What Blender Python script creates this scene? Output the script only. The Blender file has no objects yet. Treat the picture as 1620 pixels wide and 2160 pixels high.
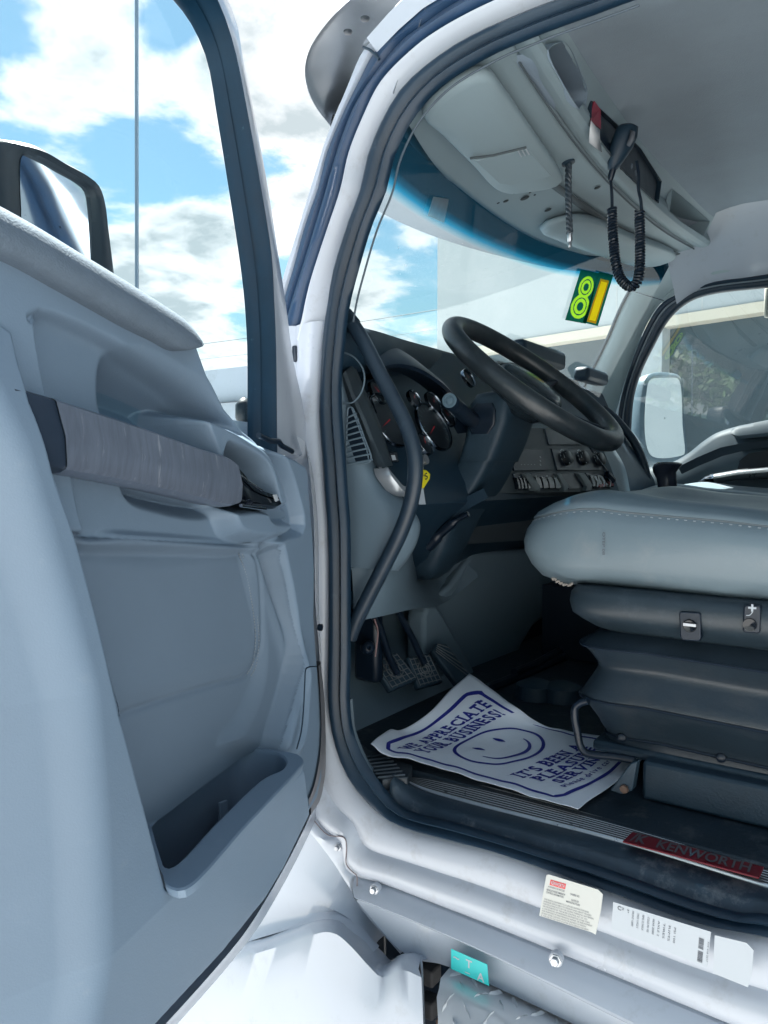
import bpy, math, random
import numpy as np
from mathutils import Vector, Matrix
random.seed(7); np.random.seed(7)
SC = bpy.context.scene
COL = SC.collection
# ---------------------------------------------------------------- camera
CAM = np.array([-1.0, 0.0, 1.85]); FPX = 1600.0
PHI = math.radians(35); PIT = -math.atan(80/1600)
_fh = np.array([math.cos(PHI), math.sin(PHI), 0]); RT = np.array([math.sin(PHI), -math.cos(PHI), 0])
FW = math.cos(PIT)*_fh + math.sin(PIT)*np.array([0, 0, 1.]); UPV = np.cross(RT, FW)
EXPOSURE = 2.55
CLOUD_LIT = (2.0, 2.04, 2.06, 1); CLOUD_DARK = (.95, 1.09, 1.15, 1); SKY_TINT = (.165, .215, .205, 1); SKY_HAZE = (.60, .95, 1.06, 1)
# (px, py, radius in degrees, strength): where the cumulus banks (+) and blue gaps (-) stand in the sky
CLOUDS = [(200, 130, 6.5, .17), (90, 230, 3.5, .10), (330, 160, 3.5, .10), (10, 60, 3.0, -.20), (368, 60, 2.0, -.24), (355, 310, 4.5, -.24), (250, 340, 3.5, -.16), (60, 310, 2.5, -.12),
          (330, 480, 4.5, .16), (470, 480, 3.5, .14), (300, 600, 4.5, .08), (450, 620, 4, .02), (570, 200, 5, .22), (640, 60, 7, .20), (615, 345, 2.0, -.12), (640, 390, 1.8, .14), (620, 440, 2.2, .12), (640, 540, 3, .06),
          (850, 490, 3.5, .10), (840, 590, 3, -.12), (830, 700, 4, .10), (420, 760, 4, .04), (500, 800, 3, .12)]
cd = bpy.data.cameras.new('camera'); cam = bpy.data.objects.new('camera', cd); COL.objects.link(cam)
cd.sensor_fit = 'VERTICAL'; cd.sensor_height = 24; cd.lens = 24*FPX/2160
cd.clip_start = 0.02; cd.clip_end = 3000
cam.matrix_world = Matrix(((RT[0], UPV[0], -FW[0], CAM[0]), (RT[1], UPV[1], -FW[1], CAM[1]), (RT[2], UPV[2], -FW[2], CAM[2]), (0, 0, 0, 1)))
SC.camera = cam
# ---------------------------------------------------------------- sky, sun, exposure
SUN_EL, SUN_AZ = math.radians(59), math.atan2(.87, .50)      # high, from beyond the far side of the cab
w = bpy.data.worlds.new('World'); SC.world = w; w.use_nodes = True
nt = w.node_tree; nt.nodes.clear(); N_ = nt.nodes.new; L_ = nt.links.new
out = N_('ShaderNodeOutputWorld'); bg = N_('ShaderNodeBackground'); bg.inputs[1].default_value = 0.12
sky = N_('ShaderNodeTexSky'); sky.sky_type = 'NISHITA'; sky.sun_disc = False
sky.sun_elevation = SUN_EL; sky.sun_rotation = math.pi/2 - SUN_AZ; sky.air_density = 1.3; sky.dust_density = 0.6; sky.ozone_density = 1.5
tc = N_('ShaderNodeTexCoord'); sep = N_('ShaderNodeSeparateXYZ'); L_(tc.outputs['Generated'], sep.inputs[0])
def wmath(op, a, b=None, c=None, clamp=False):
    n = N_('ShaderNodeMath'); n.operation = op; n.use_clamp = clamp
    for i, x in enumerate((a, b, c)):
        if x is None: continue
        if isinstance(x, (int, float)): n.inputs[i].default_value = x
        else: L_(x, n.inputs[i])
    return n.outputs[0]
den = wmath('MAXIMUM', wmath('ADD', sep.outputs[2], 0.22), 0.1)
cmb = N_('ShaderNodeCombineXYZ'); L_(wmath('DIVIDE', sep.outputs[0], den), cmb.inputs[0]); L_(wmath('DIVIDE', sep.outputs[1], den), cmb.inputs[1])
def wnoise(scale, off, det=9, rough=.58, dist=.25):
    mp = N_('ShaderNodeMapping'); mp.inputs['Location'].default_value = off; L_(cmb.outputs[0], mp.inputs[0])
    n = N_('ShaderNodeTexNoise'); n.inputs['Scale'].default_value = scale; n.inputs['Detail'].default_value = det
    n.inputs['Roughness'].default_value = rough; n.inputs['Distortion'].default_value = dist; L_(mp.outputs[0], n.inputs[0]); return n.outputs[0]
CLOUD_OFF = (3.1, 1.7, 0.0)
cn = wnoise(3.0, CLOUD_OFF, 10, .60, .15); cn2 = wnoise(4.2, (8.2, 4.1, 0), 6, .55, .2)
def sdir(px, py):
    d = FW + RT*(px-810)/FPX + UPV*(1080-py)/FPX; return d/np.linalg.norm(d)
# banks of cumulus and the blue gaps between them, each in its own direction of the sky
acc = None
for (px, py, rad, amp) in CLOUDS:
    d = sdir(px, py); dot = N_('ShaderNodeVectorMath'); dot.operation = 'DOT_PRODUCT'
    nrm = N_('ShaderNodeVectorMath'); nrm.operation = 'NORMALIZE'; L_(tc.outputs['Generated'], nrm.inputs[0])
    L_(nrm.outputs[0], dot.inputs[0]); dot.inputs[1].default_value = tuple(d)
    k = wmath('MULTIPLY', wmath('SUBTRACT', 1.0, dot.outputs['Value']), 2/(math.radians(rad)**2))
    g = wmath('MULTIPLY', wmath('EXPONENT', wmath('MULTIPLY', k, -1.0)), amp)
    acc = g if acc is None else wmath('ADD', acc, g)
dens = wmath('ADD', cn, acc)
mr = N_('ShaderNodeMapRange'); mr.interpolation_type = 'SMOOTHSTEP'; mr.inputs[1].default_value = .465; mr.inputs[2].default_value = .615; L_(dens, mr.inputs[0])
cs = N_('ShaderNodeMapRange'); cs.inputs[1].default_value = .38; cs.inputs[2].default_value = .56; cs.inputs[3].default_value = 0; cs.inputs[4].default_value = 1; L_(cn2, cs.inputs[0])
thick = N_('ShaderNodeMapRange'); thick.inputs[1].default_value = .56; thick.inputs[2].default_value = .72; L_(dens, thick.inputs[0])
shade = wmath('MULTIPLY', thick.outputs[0], cs.outputs[0], clamp=True)
ccol = N_('ShaderNodeMixRGB'); ccol.inputs[1].default_value = CLOUD_LIT; ccol.inputs[2].default_value = CLOUD_DARK; L_(shade, ccol.inputs[0])
skc = N_('ShaderNodeMixRGB'); skc.blend_type = 'MULTIPLY'; skc.inputs[0].default_value = 1; skc.inputs[2].default_value = SKY_TINT; L_(sky.outputs[0], skc.inputs[1])
hz = N_('ShaderNodeMapRange'); hz.inputs[1].default_value = 0.0; hz.inputs[2].default_value = .28; hz.inputs[3].default_value = .75; hz.inputs[4].default_value = 0; L_(sep.outputs[2], hz.inputs[0])
skh = N_('ShaderNodeMixRGB'); L_(hz.outputs[0], skh.inputs[0]); L_(skc.outputs[0], skh.inputs[1]); skh.inputs[2].default_value = SKY_HAZE
fin = N_('ShaderNodeMixRGB'); L_(mr.outputs[0], fin.inputs[0]); L_(skh.outputs[0], fin.inputs[1]); L_(ccol.outputs[0], fin.inputs[2])
L_(fin.outputs[0], bg.inputs[0]); L_(bg.outputs[0], out.inputs[0])
sl = bpy.data.lights.new('sun', 'SUN'); sun = bpy.data.objects.new('sun', sl); COL.objects.link(sun)
sl.energy = 5.0; sl.angle = math.radians(.5); sl.color = (1, .95, .88)
sd = Vector((math.cos(SUN_EL)*math.cos(SUN_AZ), math.cos(SUN_EL)*math.sin(SUN_AZ), math.sin(SUN_EL)))
sun.rotation_euler = sd.to_track_quat('Z', 'Y').to_euler()
vs = SC.view_settings; vs.view_transform = 'Standard'; vs.look = 'None'; vs.exposure = EXPOSURE; vs.gamma = 1
SC.cycles.max_bounces = 14; SC.cycles.diffuse_bounces = 8; SC.cycles.glossy_bounces = 6; SC.cycles.transparent_max_bounces = 24
SC.cycles.sample_clamp_indirect = 6; SC.cycles.use_denoising = True; SC.cycles.caustics_reflective = False; SC.cycles.caustics_refractive = False
# ---------------------------------------------------------------- points in the place
def ray(px, py): return FW + RT*(px-810)/FPX + UPV*(1080-py)/FPX
def onX(px, py, v): d = ray(px, py); return CAM + d*((v-CAM[0])/d[0])
def onY(px, py, v): d = ray(px, py); return CAM + d*((v-CAM[1])/d[1])
def onZ(px, py, v): d = ray(px, py); return CAM + d*((v-CAM[2])/d[2])
def onP(px, py, p, n): d = ray(px, py); return CAM + d*(np.dot(np.array(p)-CAM, n)/np.dot(d, n))
DL = math.radians(18); DH = np.array([-.02, .84, 0.]); DU = np.array([-math.cos(DL), -math.sin(DL), 0]); DN = np.array([math.sin(DL), -math.cos(DL), 0])
def dP(px, py, d=0.): return onP(px, py, DH+DN*d, DN)          # on a plane parallel to the open door
def dS(px, py, d=0.): p = dP(px, py, d); return (float((p-DH)@DU), float(p[2]))
def dW(s, z, d=0.): return DH + DU*s + DN*d + np.array([0, 0, z])
_A, _B, _E = np.array([.08, .508, 2.50]), np.array([1.9, .632, 2.654]), np.array([1.0, .85, 2.50])
HN = np.cross(_B-_A, _E-_A); HN /= np.linalg.norm(HN)
def onH(px, py, lift=0.): return onP(px, py, _A-HN*lift, HN)   # underside of the overhead console, lift = down from it
def wsY(x, z): return .872-.128*((x-1.0)/.86)**2 + .55*(2.475+.09*(x-.75)-z)
def onW(px, py, off=0.):                                       # on the windshield
    d = ray(px, py); a, b = .5, 6.
    for _ in range(50):
        m = (a+b)/2; p = CAM+d*m
        if p[1] + off < wsY(p[0], p[2]): a = m
        else: b = m
    return CAM+d*a
def sm(pts, n, closed=False, dense=14):
    P = [np.array(p, float) for p in pts]
    if len(P) == 2: return [P[0]+(P[1]-P[0])*t for t in np.linspace(0, 1, n)]
    if closed: Q = [P[-1]]+P+[P[0], P[1]]
    else: Q = [2*P[0]-P[1]]+P+[2*P[-1]-P[-2]]
    o = []
    for i in range(len(Q)-3):
        p0, p1, p2, p3 = Q[i:i+4]
        t = [0]; 
        for a, b in ((p0, p1), (p1, p2), (p2, p3)): t.append(t[-1]+max(np.linalg.norm(b-a), 1e-9)**.5)
        for u in np.linspace(t[1], t[2], dense, endpoint=False):
            A1 = (t[1]-u)/(t[1]-t[0])*p0+(u-t[0])/(t[1]-t[0])*p1; A2 = (t[2]-u)/(t[2]-t[1])*p1+(u-t[1])/(t[2]-t[1])*p2; A3 = (t[3]-u)/(t[3]-t[2])*p2+(u-t[2])/(t[3]-t[2])*p3
            B1 = (t[2]-u)/(t[2]-t[0])*A1+(u-t[0])/(t[2]-t[0])*A2; B2 = (t[3]-u)/(t[3]-t[1])*A2+(u-t[1])/(t[3]-t[1])*A3
            o.append((t[2]-u)/(t[2]-t[1])*B1+(u-t[1])/(t[2]-t[1])*B2)
    o.append(Q[-2]); o = np.array(o)
    L = np.concatenate([[0], np.cumsum(np.linalg.norm(np.diff(o, axis=0), axis=1))])
    tt = np.linspace(0, L[-1], n+1)[:-1] if closed else np.linspace(0, L[-1], n)
    return [np.array([np.interp(t, L, o[:, k]) for k in range(o.shape[1])]) for t in tt]
def lerp(a, b, t): return [np.array(p)*(1-t)+np.array(q)*t for p, q in zip(a, b)]
def shift(a, v): v = np.array(v, float); return [np.array(p)+v for p in a]
# ---------------------------------------------------------------- objects
WL = {}
def put(o, parent):
    COL.objects.link(o)
    if parent is not None: o.parent = parent
def empty(name, loc, label=None, cat=None, parent=None, group=None, kind=None):
    o = bpy.data.objects.new(name, None); put(o, parent); loc = Vector(loc); WL[o.name] = loc
    o.location = loc - (WL[parent.name] if parent is not None else Vector((0, 0, 0))); o.empty_display_size = .1
    return tag(o, label, cat, group, kind)
def tag(o, label=None, cat=None, group=None, kind=None):
    if label: o['label'] = label
    if cat: o['category'] = cat
    if group: o['group'] = group
    if kind: o['kind'] = kind
    return o
class MB:
    def __init__(s): s.v = []; s.f = []; s.uv = {}; s.m = []; s.cur = 0
    def add(s, v, f):
        b = len(s.v); s.v += [tuple(map(float, p)) for p in v]; s.f += [[b+i for i in q] for q in f]; s.m += [s.cur]*len(f); return b
    def loft(s, rows, cu=False, cv=False, cap=False):
        n = len(rows[0]); m = len(rows); b = len(s.v)
        s.v += [tuple(map(float, p)) for r in rows for p in r]
        for i in range(m if cv else m-1):
            for j in range(n if cu else n-1):
                a0, a1, c1, c0 = i*n+j, i*n+(j+1) % n, ((i+1) % m)*n+(j+1) % n, ((i+1) % m)*n+j
                s.f.append([b+a0, b+a1, b+c1, b+c0]); s.m.append(s.cur)
                s.uv[len(s.f)-1] = [(j/(n-1), i/max(m-1, 1)), ((j+1)/(n-1), i/max(m-1, 1)), ((j+1)/(n-1), (i+1)/max(m-1, 1)), (j/(n-1), (i+1)/max(m-1, 1))]
        if cap and cu:
            s.f.append([b+j for j in range(n)][::-1]); s.f.append([b+(m-1)*n+j for j in range(n)]); s.m += [s.cur]*2
        return s
    def tube(s, pts, r, seg=12, cap=True, closed=False, flat=1.0):
        P = [np.array(p, float) for p in pts]; n = len(P); rows = []; prev = None
        for i in range(n):
            t = P[(i+1) % n]-P[i-1] if closed else (P[min(i+1, n-1)]-P[max(i-1, 0)])
            t = t/(np.linalg.norm(t)+1e-12)
            if prev is None:
                a = np.array([0, 0, 1.]) if abs(t[2]) < .9 else np.array([1., 0, 0]); x = np.cross(t, a)
            else: x = prev-t*np.dot(prev, t)
            x /= np.linalg.norm(x)+1e-12; y = np.cross(t, x); prev = x
            rr = r[i] if hasattr(r, '__len__') else r
            rows.append([P[i]+(x*math.cos(2*math.pi*k/seg)+y*math.sin(2*math.pi*k/seg)*flat)*rr for k in range(seg)])
        s.loft(rows, cu=True, cv=closed, cap=cap and not closed); return s
    def box(s, c, d, R=None):
        c = np.array(c, float); h = np.array(d, float)/2; R = np.eye(3) if R is None else np.array(R)
        v = [c+R@(h*np.array([x, y, z])) for x in (-1, 1) for y in (-1, 1) for z in (-1, 1)]
        s.add(v, [[0, 1, 3, 2], [4, 6, 7, 5], [0, 4, 5, 1], [2, 3, 7, 6], [0, 2, 6, 4], [1, 5, 7, 3]]); return s
    def prism(s, poly, vec):                                  # poly (3-D points) extruded by vec
        n = len(poly); vec = np.array(vec, float); v = [np.array(p) for p in poly]+[np.array(p)+vec for p in poly]
        s.add(v, [list(range(n)), [n+i for i in range(n)][::-1]]+[[i, n+i, n+(i+1) % n, (i+1) % n] for i in range(n)]); return s
    def lathe(s, prof, c, ax, seg=24):                        # prof: (r, h) pairs along the axis
        c = np.array(c, float); ax = np.array(ax, float); ax /= np.linalg.norm(ax)
        a = np.array([0, 0, 1.]) if abs(ax[2]) < .9 else np.array([1., 0, 0]); x = np.cross(ax, a); x /= np.linalg.norm(x); y = np.cross(ax, x)
        s.loft([[c+ax*h+(x*math.cos(2*math.pi*k/seg)+y*math.sin(2*math.pi*k/seg))*max(r, 1e-5) for k in range(seg)] for r, h in prof], cu=True); return s
    def build(s, name, mat, parent=None, bevel=0, seg=2, angle=40, subsurf=0, solid=0, weld=False, label=None):
        V = np.array(s.v); c = (V.min(0)+V.max(0))/2; me = bpy.data.meshes.new(name)
        me.from_pydata([tuple(p) for p in (V-c)], [], s.f)
        for m in (mat if isinstance(mat, (list, tuple)) else [mat]): me.materials.append(m)
        if isinstance(mat, (list, tuple)): me.polygons.foreach_set('material_index', s.m)
        if s.uv:
            ul = me.uv_layers.new(name='UVMap').data
            for fi, uvs in s.uv.items():
                for li, q in zip(me.polygons[fi].loop_indices, uvs): ul[li].uv = q
        import bmesh
        bm = bmesh.new(); bm.from_mesh(me)
        if weld: bmesh.ops.remove_doubles(bm, verts=bm.verts, dist=1e-5)
        bmesh.ops.recalc_face_normals(bm, faces=bm.faces); bm.to_mesh(me); bm.free()
        me.shade_smooth()
        if not subsurf: me.set_sharp_from_angle(angle=math.radians(angle))
        o = bpy.data.objects.new(name, me); put(o, parent); WL[o.name] = Vector(c)
        o.location = Vector(c) - (WL[parent.name] if parent is not None else Vector((0, 0, 0)))
        if solid: md = o.modifiers.new('solid', 'SOLIDIFY'); md.thickness = solid; md.offset = 0
        if bevel: md = o.modifiers.new('bevel', 'BEVEL'); md.width = bevel; md.segments = seg; md.limit_method = 'ANGLE'; md.angle_limit = math.radians(35); md.harden_normals = False
        if subsurf: md = o.modifiers.new('sub', 'SUBSURF'); md.levels = subsurf; md.render_levels = subsurf
        if label: o['label'] = label
        return o
def buildsep(mb, name, m, parent=None, **kw):              # every loose piece a part of its own
    par = list(range(len(mb.v)))
    def find(x):
        while par[x] != x: par[x] = par[par[x]]; x = par[x]
        return x
    for f in mb.f:
        for i in f[1:]: par[find(i)] = find(f[0])
    comp = {}
    for fi, f in enumerate(mb.f): comp.setdefault(find(f[0]), []).append(fi)
    for fs in comp.values():
        ids = sorted({i for fi in fs for i in mb.f[fi]}); mp = {q: k for k, q in enumerate(ids)}; b = MB(); b.v = [mb.v[i] for i in ids]; b.f = [[mp[i] for i in mb.f[fi]] for fi in fs]; b.m = [0]*len(b.f); b.build(name, m, parent, **kw)
# ---------------------------------------------------------------- materials
MATS = {}
def mat(name, col, rough=.5, metal=0., var=.12, vscale=9, bump=0., bscale=400, spec=.5, coat=0., dirt=None, dscale=6, dlo=.56, dhi=.7, stretch=None, aniso=0, damt=1.):
    m = bpy.data.materials.new(name); m.use_nodes = True; t = m.node_tree; b = t.nodes['Principled BSDF']; nn = t.nodes.new; ll = t.links.new
    b.inputs['Roughness'].default_value = rough; b.inputs['Metallic'].default_value = metal; b.inputs['Specular IOR Level'].default_value = spec
    if coat: b.inputs['Coat Weight'].default_value = coat; b.inputs['Coat Roughness'].default_value = .08
    geo = nn('ShaderNodeNewGeometry'); src = geo.outputs['Position']
    if stretch: mp = nn('ShaderNodeMapping'); mp.inputs['Scale'].default_value = stretch; ll(src, mp.inputs[0]); src = mp.outputs[0]
    n1 = nn('ShaderNodeTexNoise'); n1.inputs['Scale'].default_value = vscale; n1.inputs['Detail'].default_value = 5; n1.inputs['Roughness'].default_value = .62; ll(src, n1.inputs[0])
    mx = nn('ShaderNodeMixRGB'); mx.inputs[1].default_value = tuple(c*(1-var) for c in col)+(1,); mx.inputs[2].default_value = tuple(min(1, c*(1+var)) for c in col)+(1,)
    ll(n1.outputs[0], mx.inputs[0]); o = mx.outputs[0]
    rr = nn('ShaderNodeMapRange'); rr.inputs[3].default_value = max(.02, rough-.09); rr.inputs[4].default_value = min(1, rough+.09); ll(n1.outputs[0], rr.inputs[0]); ro = rr.outputs[0]
    if dirt:
        n2 = nn('ShaderNodeTexNoise'); n2.inputs['Scale'].default_value = dscale; n2.inputs['Detail'].default_value = 8; n2.inputs['Roughness'].default_value = .7; ll(src, n2.inputs[0])
        r2 = nn('ShaderNodeMapRange'); r2.inputs[1].default_value = dlo; r2.inputs[2].default_value = dhi; r2.inputs[4].default_value = damt; ll(n2.outputs[0], r2.inputs[0])
        m2 = nn('ShaderNodeMixRGB'); m2.inputs[2].default_value = tuple(dirt)+(1,); ll(r2.outputs[0], m2.inputs[0]); ll(o, m2.inputs[1]); o = m2.outputs[0]
    ll(o, b.inputs['Base Color']); ll(ro, b.inputs['Roughness'])
    if bump:
        n3 = nn('ShaderNodeTexNoise'); n3.inputs['Scale'].default_value = bscale; n3.inputs['Detail'].default_value = 3; ll(src, n3.inputs[0])
        bp = nn('ShaderNodeBump'); bp.inputs['Strength'].default_value = bump; bp.inputs['Distance'].default_value = .002; ll(n3.outputs[0], bp.inputs['Height']); ll(bp.outputs[0], b.inputs['Normal'])
    MATS[name] = m; return m
def glass(name, tint, rough=.0, refl=1.0, dust=.03, grad=None):
    m = bpy.data.materials.new(name); m.use_nodes = True; t = m.node_tree; t.nodes.clear(); nn = t.nodes.new; ll = t.links.new
    o = nn('ShaderNodeOutputMaterial'); tr = nn('ShaderNodeBsdfTransparent'); gl = nn('ShaderNodeBsdfGlossy'); gl.inputs['Roughness'].default_value = rough
    tr.inputs[0].default_value = tuple(tint)+(1,)
    if grad:
        uv = nn('ShaderNodeUVMap'); sp = nn('ShaderNodeSeparateXYZ'); ll(uv.outputs[0], sp.inputs[0]); cr = nn('ShaderNodeValToRGB'); e = cr.color_ramp.elements
        e[0].position = grad[0][0]; e[0].color = tuple(grad[0][1])+(1,); e[1].position = grad[-1][0]; e[1].color = tuple(grad[-1][1])+(1,)
        for p, c in grad[1:-1]: k = e.new(p); k.color = tuple(c)+(1,)
        ll(sp.outputs[1], cr.inputs[0]); ll(cr.outputs[0], tr.inputs[0])
    gm0 = nn('ShaderNodeNewGeometry'); dt = nn('ShaderNodeVectorMath'); dt.operation = 'DOT_PRODUCT'; ll(gm0.outputs['Normal'], dt.inputs[0]); ll(gm0.outputs['Incoming'], dt.inputs[1])
    def mm(op, a, b):
        n = nn('ShaderNodeMath'); n.operation = op; n.use_clamp = op == 'MULTIPLY'
        for i, x in enumerate((a, b)):
            if isinstance(x, (int, float)): n.inputs[i].default_value = x
            else: ll(x, n.inputs[i])
        return n
    ab = mm('ABSOLUTE', dt.outputs['Value'], 0); om = mm('SUBTRACT', 1.0, ab.outputs[0]); pw = mm('POWER', om.outputs[0], 5.0)
    ml = mm('MULTIPLY', mm('ADD', mm('MULTIPLY', pw.outputs[0], .9).outputs[0], .07).outputs[0], refl)
    mx = nn('ShaderNodeMixShader'); ll(ml.outputs[0], mx.inputs[0]); ll(tr.outputs[0], mx.inputs[1]); ll(gl.outputs[0], mx.inputs[2])
    df = nn('ShaderNodeBsdfDiffuse'); df.inputs[0].default_value = (.7, .75, .78, 1)
    g = nn('ShaderNodeNewGeometry'); n1 = nn('ShaderNodeTexNoise'); n1.inputs['Scale'].default_value = 240; n1.inputs['Detail'].default_value = 2; ll(g.outputs['Position'], n1.inputs[0])
    r1 = nn('ShaderNodeMapRange'); r1.inputs[1].default_value = .70; r1.inputs[2].default_value = .76; r1.inputs[3].default_value = dust*.4; r1.inputs[4].default_value = min(1, dust*12); ll(n1.outputs[0], r1.inputs[0])
    m2 = nn('ShaderNodeMixShader'); ll(r1.outputs[0], m2.inputs[0]); ll(mx.outputs[0], m2.inputs[1]); ll(df.outputs[0], m2.inputs[2]); ll(m2.outputs[0], o.inputs[0])
    MATS[name] = m; return m
white = mat('white_paint', (.43, .475, .54), .24, var=.06, vscale=4, coat=.35, dirt=(.25, .25, .25), dscale=20, dlo=.57, dhi=.84, damt=.5)
def backlit(name, col):
    m = bpy.data.materials.new(name); m.use_nodes = True; t = m.node_tree; t.nodes.clear(); nn = t.nodes.new; o = nn('ShaderNodeOutputMaterial'); d = nn('ShaderNodeBsdfDiffuse'); r = nn('ShaderNodeBsdfTranslucent'); x = nn('ShaderNodeMixShader'); x.inputs[0].default_value = .8
    g = nn('ShaderNodeNewGeometry'); n1 = nn('ShaderNodeTexNoise'); n1.inputs['Scale'].default_value = 40; t.links.new(g.outputs['Position'], n1.inputs[0]); c = nn('ShaderNodeMixRGB'); c.inputs[1].default_value = tuple(k*.85 for k in col)+(1,); c.inputs[2].default_value = tuple(min(1, k*1.15) for k in col)+(1,); t.links.new(n1.outputs[0], c.inputs[0])
    t.links.new(c.outputs[0], d.inputs[0]); t.links.new(c.outputs[0], r.inputs[0]); t.links.new(d.outputs[0], x.inputs[1]); t.links.new(r.outputs[0], x.inputs[2]); t.links.new(x.outputs[0], o.inputs[0]); return m
whitej = mat('white_jamb', (.45, .485, .54), .30, var=.07, vscale=5, coat=.2, dirt=(.27, .25, .24), dscale=24, dlo=.55, dhi=.82, damt=.55)
rubber = mat('rubber', (.007, .024, .046), .42, var=.35, vscale=14, bump=.08, bscale=500, dirt=(.06, .085, .11), dscale=30, dlo=.62, dhi=.85, damt=.6)
gasketm = mat('gasket', (.014, .044, .10), .38, var=.25, vscale=18, dirt=(.10, .13, .17), dscale=26, dlo=.64, dhi=.85, damt=.5)
doorg = mat('door_grey', (.180, .250, .33), .5, var=.11, vscale=5, bump=.11, bscale=520, dirt=(.26, .31, .36), dscale=40, dlo=.60, dhi=.85, damt=.5)
doori = mat('door_insert', (.160, .218, .285), .62, var=.07, vscale=9, bump=.08, bscale=800, dirt=(.27, .30, .33), dscale=16, dlo=.64, dhi=.9, damt=.35)
dashg = mat('dash_grey', (.115, .165, .205), .55, var=.07, vscale=8, bump=.12, bscale=600)
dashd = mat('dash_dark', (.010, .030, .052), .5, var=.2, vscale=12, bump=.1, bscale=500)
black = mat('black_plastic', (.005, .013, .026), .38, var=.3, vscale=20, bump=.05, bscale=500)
blackg = mat('gloss_black', (.006, .009, .014), .08, var=.2, vscale=20)
blackt = mat('textured_black', (.019, .042, .064), .55, var=.35, vscale=20, bump=.3, bscale=300, dirt=(.10, .12, .14), dscale=22, dlo=.6, dhi=.82, damt=.6)
headl = mat('headliner', (.27, .33, .38), .95, var=.13, vscale=7, bump=.45, bscale=380)
consg = mat('console_grey', (.27, .35, .385), .6, var=.05, vscale=8, bump=.1, bscale=700)
pilg = mat('pillar_grey', (.33, .42, .44), .6, var=.05, vscale=8, bump=.1, bscale=700)
vinyl = mat('seat_vinyl', (.145, .195, .225), .36, var=.08, vscale=10, bump=.15, bscale=350, dirt=(.30, .29, .28), dscale=5, dlo=.55, dhi=.8, damt=.5)
brush = mat('brushed_metal', (.19, .225, .29), .36, metal=.45, var=.38, vscale=170, stretch=(1, 1, .07), dirt=(.52, .55, .62), dscale=120, dlo=.60, dhi=.72, damt=.6)
alu = mat('ribbed_aluminium', (.58, .62, .65), .30, metal=.85, var=.2, vscale=40, dirt=(.20, .20, .19), dscale=26, dlo=.60, dhi=.8, damt=.5)
chrome = mat('chrome', (.80, .82, .85), .07, metal=1, var=.03)
steel = mat('steel', (.45, .47, .50), .3, metal=.9, var=.2, vscale=40)
rust = mat('rusty_bolt', (.16, .10, .075), .7, metal=.3, var=.5, vscale=120)
treadm = mat('tread_plate', (.62, .65, .68), .38, metal=.45, var=.12, vscale=25, dirt=(.30, .28, .26), dscale=22, dlo=.6, dhi=.8, damt=.6)
silver = mat('silver_plastic', (.40, .43, .46), .3, metal=.6, var=.1)
redm = mat('red_badge', (.16, .006, .016), .3, var=.25, vscale=40)
darkgrey = mat('dark_grey_letters', (.17, .18, .20), .35, metal=.5)
paperm = mat('paper', (.86, .88, .93), .85, var=.05, vscale=9, bump=.5, bscale=38, dirt=(.45, .46, .50), dscale=11, dlo=.62, dhi=.85, damt=.5)
inkm = mat('blue_ink', (.016, .022, .26), .6, var=.2, vscale=60)
padm = mat('pad_fabric', (.12, .16, .205), .85, var=.15, vscale=60, bump=.5, bscale=500)
needle = mat('red_needle', (.45, .02, .03), .4)
stickw = mat('sticker_white', (.43, .47, .51), .4, var=.03)
stickc = mat('sticker_cream', (.52, .53, .50), .45, var=.05, vscale=14)
inkk = mat('grey_print', (.10, .11, .13), .6)
redink = mat('red_print', (.62, .05, .05), .5)
tealm = mat('teal_sticker', (.02, .50, .50), .4, var=.1, vscale=40)
greenm = backlit('green_sticker', (.008, .11, .07)); tagw = backlit('tag_white', (.6, .66, .68))
limem = backlit('lime_print', (.50, .95, .04))
yellowm = backlit('yellow_print', (.90, .62, .01))
orangem = backlit('orange_print', (.50, .26, .01))
yeltag = mat('yellow_tag', (.85, .72, .01), .45, var=.05)
redtag = mat('red_card', (.30, .03, .06), .5)
wallm = mat('white_wall', (.40, .445, .46), .8, var=.04, vscale=.6, dirt=(.55, .57, .57), dscale=.5, dlo=.5, dhi=.8, damt=.5)
creamm = mat('cream_trim', (.62, .58, .48), .7, var=.05, vscale=2)
baym = mat('bay_shade', (.045, .07, .085), .8, var=.3, vscale=1)
yardm = mat('pale_yard', (.38, .39, .40), .9, var=.12, vscale=3, bump=.5, bscale=60)  # unseen ground kept pale so it bounces light into the cab
conc = mat('concrete', (.34, .34, .33), .85, var=.12, vscale=1.5, bump=.3, bscale=50)
wood = mat('pole_wood', (.13, .10, .08), .85, var=.3, vscale=8, stretch=(1, 1, .1))
wirem = mat('wire', (.02, .022, .025), .6)
leafm = mat('leaf', (.06, .11, .035), .55, var=.45, vscale=1.3)
barkm = mat('bark', (.09, .07, .055), .9, var=.35, vscale=9)
roofm = mat('roof_grey', (.30, .32, .34), .7, var=.1, vscale=2)
foamm = mat('foam', (.26, .235, .21), .9, var=.2, vscale=80, bump=.5, bscale=200)
mirrm = mat('mirror_glass', (.88, .92, .93), .02, metal=1, var=.02)
mirrf = mat('mirror_black', (.002, .011, .020), .45, var=.3, vscale=20)
bladem = mat('dial_face', (.012, .017, .022), .3)
printw = mat('white_print', (.55, .58, .60), .5)
gw = glass('windshield_glass', (.84, .92, .93), dust=.045, refl=.8)
gd = glass('door_glass', (.86, .95, .97), dust=.012, refl=.25)
gp = glass('side_glass', (.80, .88, .90), dust=.02, refl=2.6)
gt = glass('tint_band_glass', (.05, .3, .4), dust=.004, refl=.5, grad=[(0, (.002, .026, .045)), (.70, (.004, .050, .085)), (.79, (.008, .15, .26)), (.87, (.04, .46, .72)), (.95, (.50, .83, .92)), (1, (.84, .93, .94))])
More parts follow.
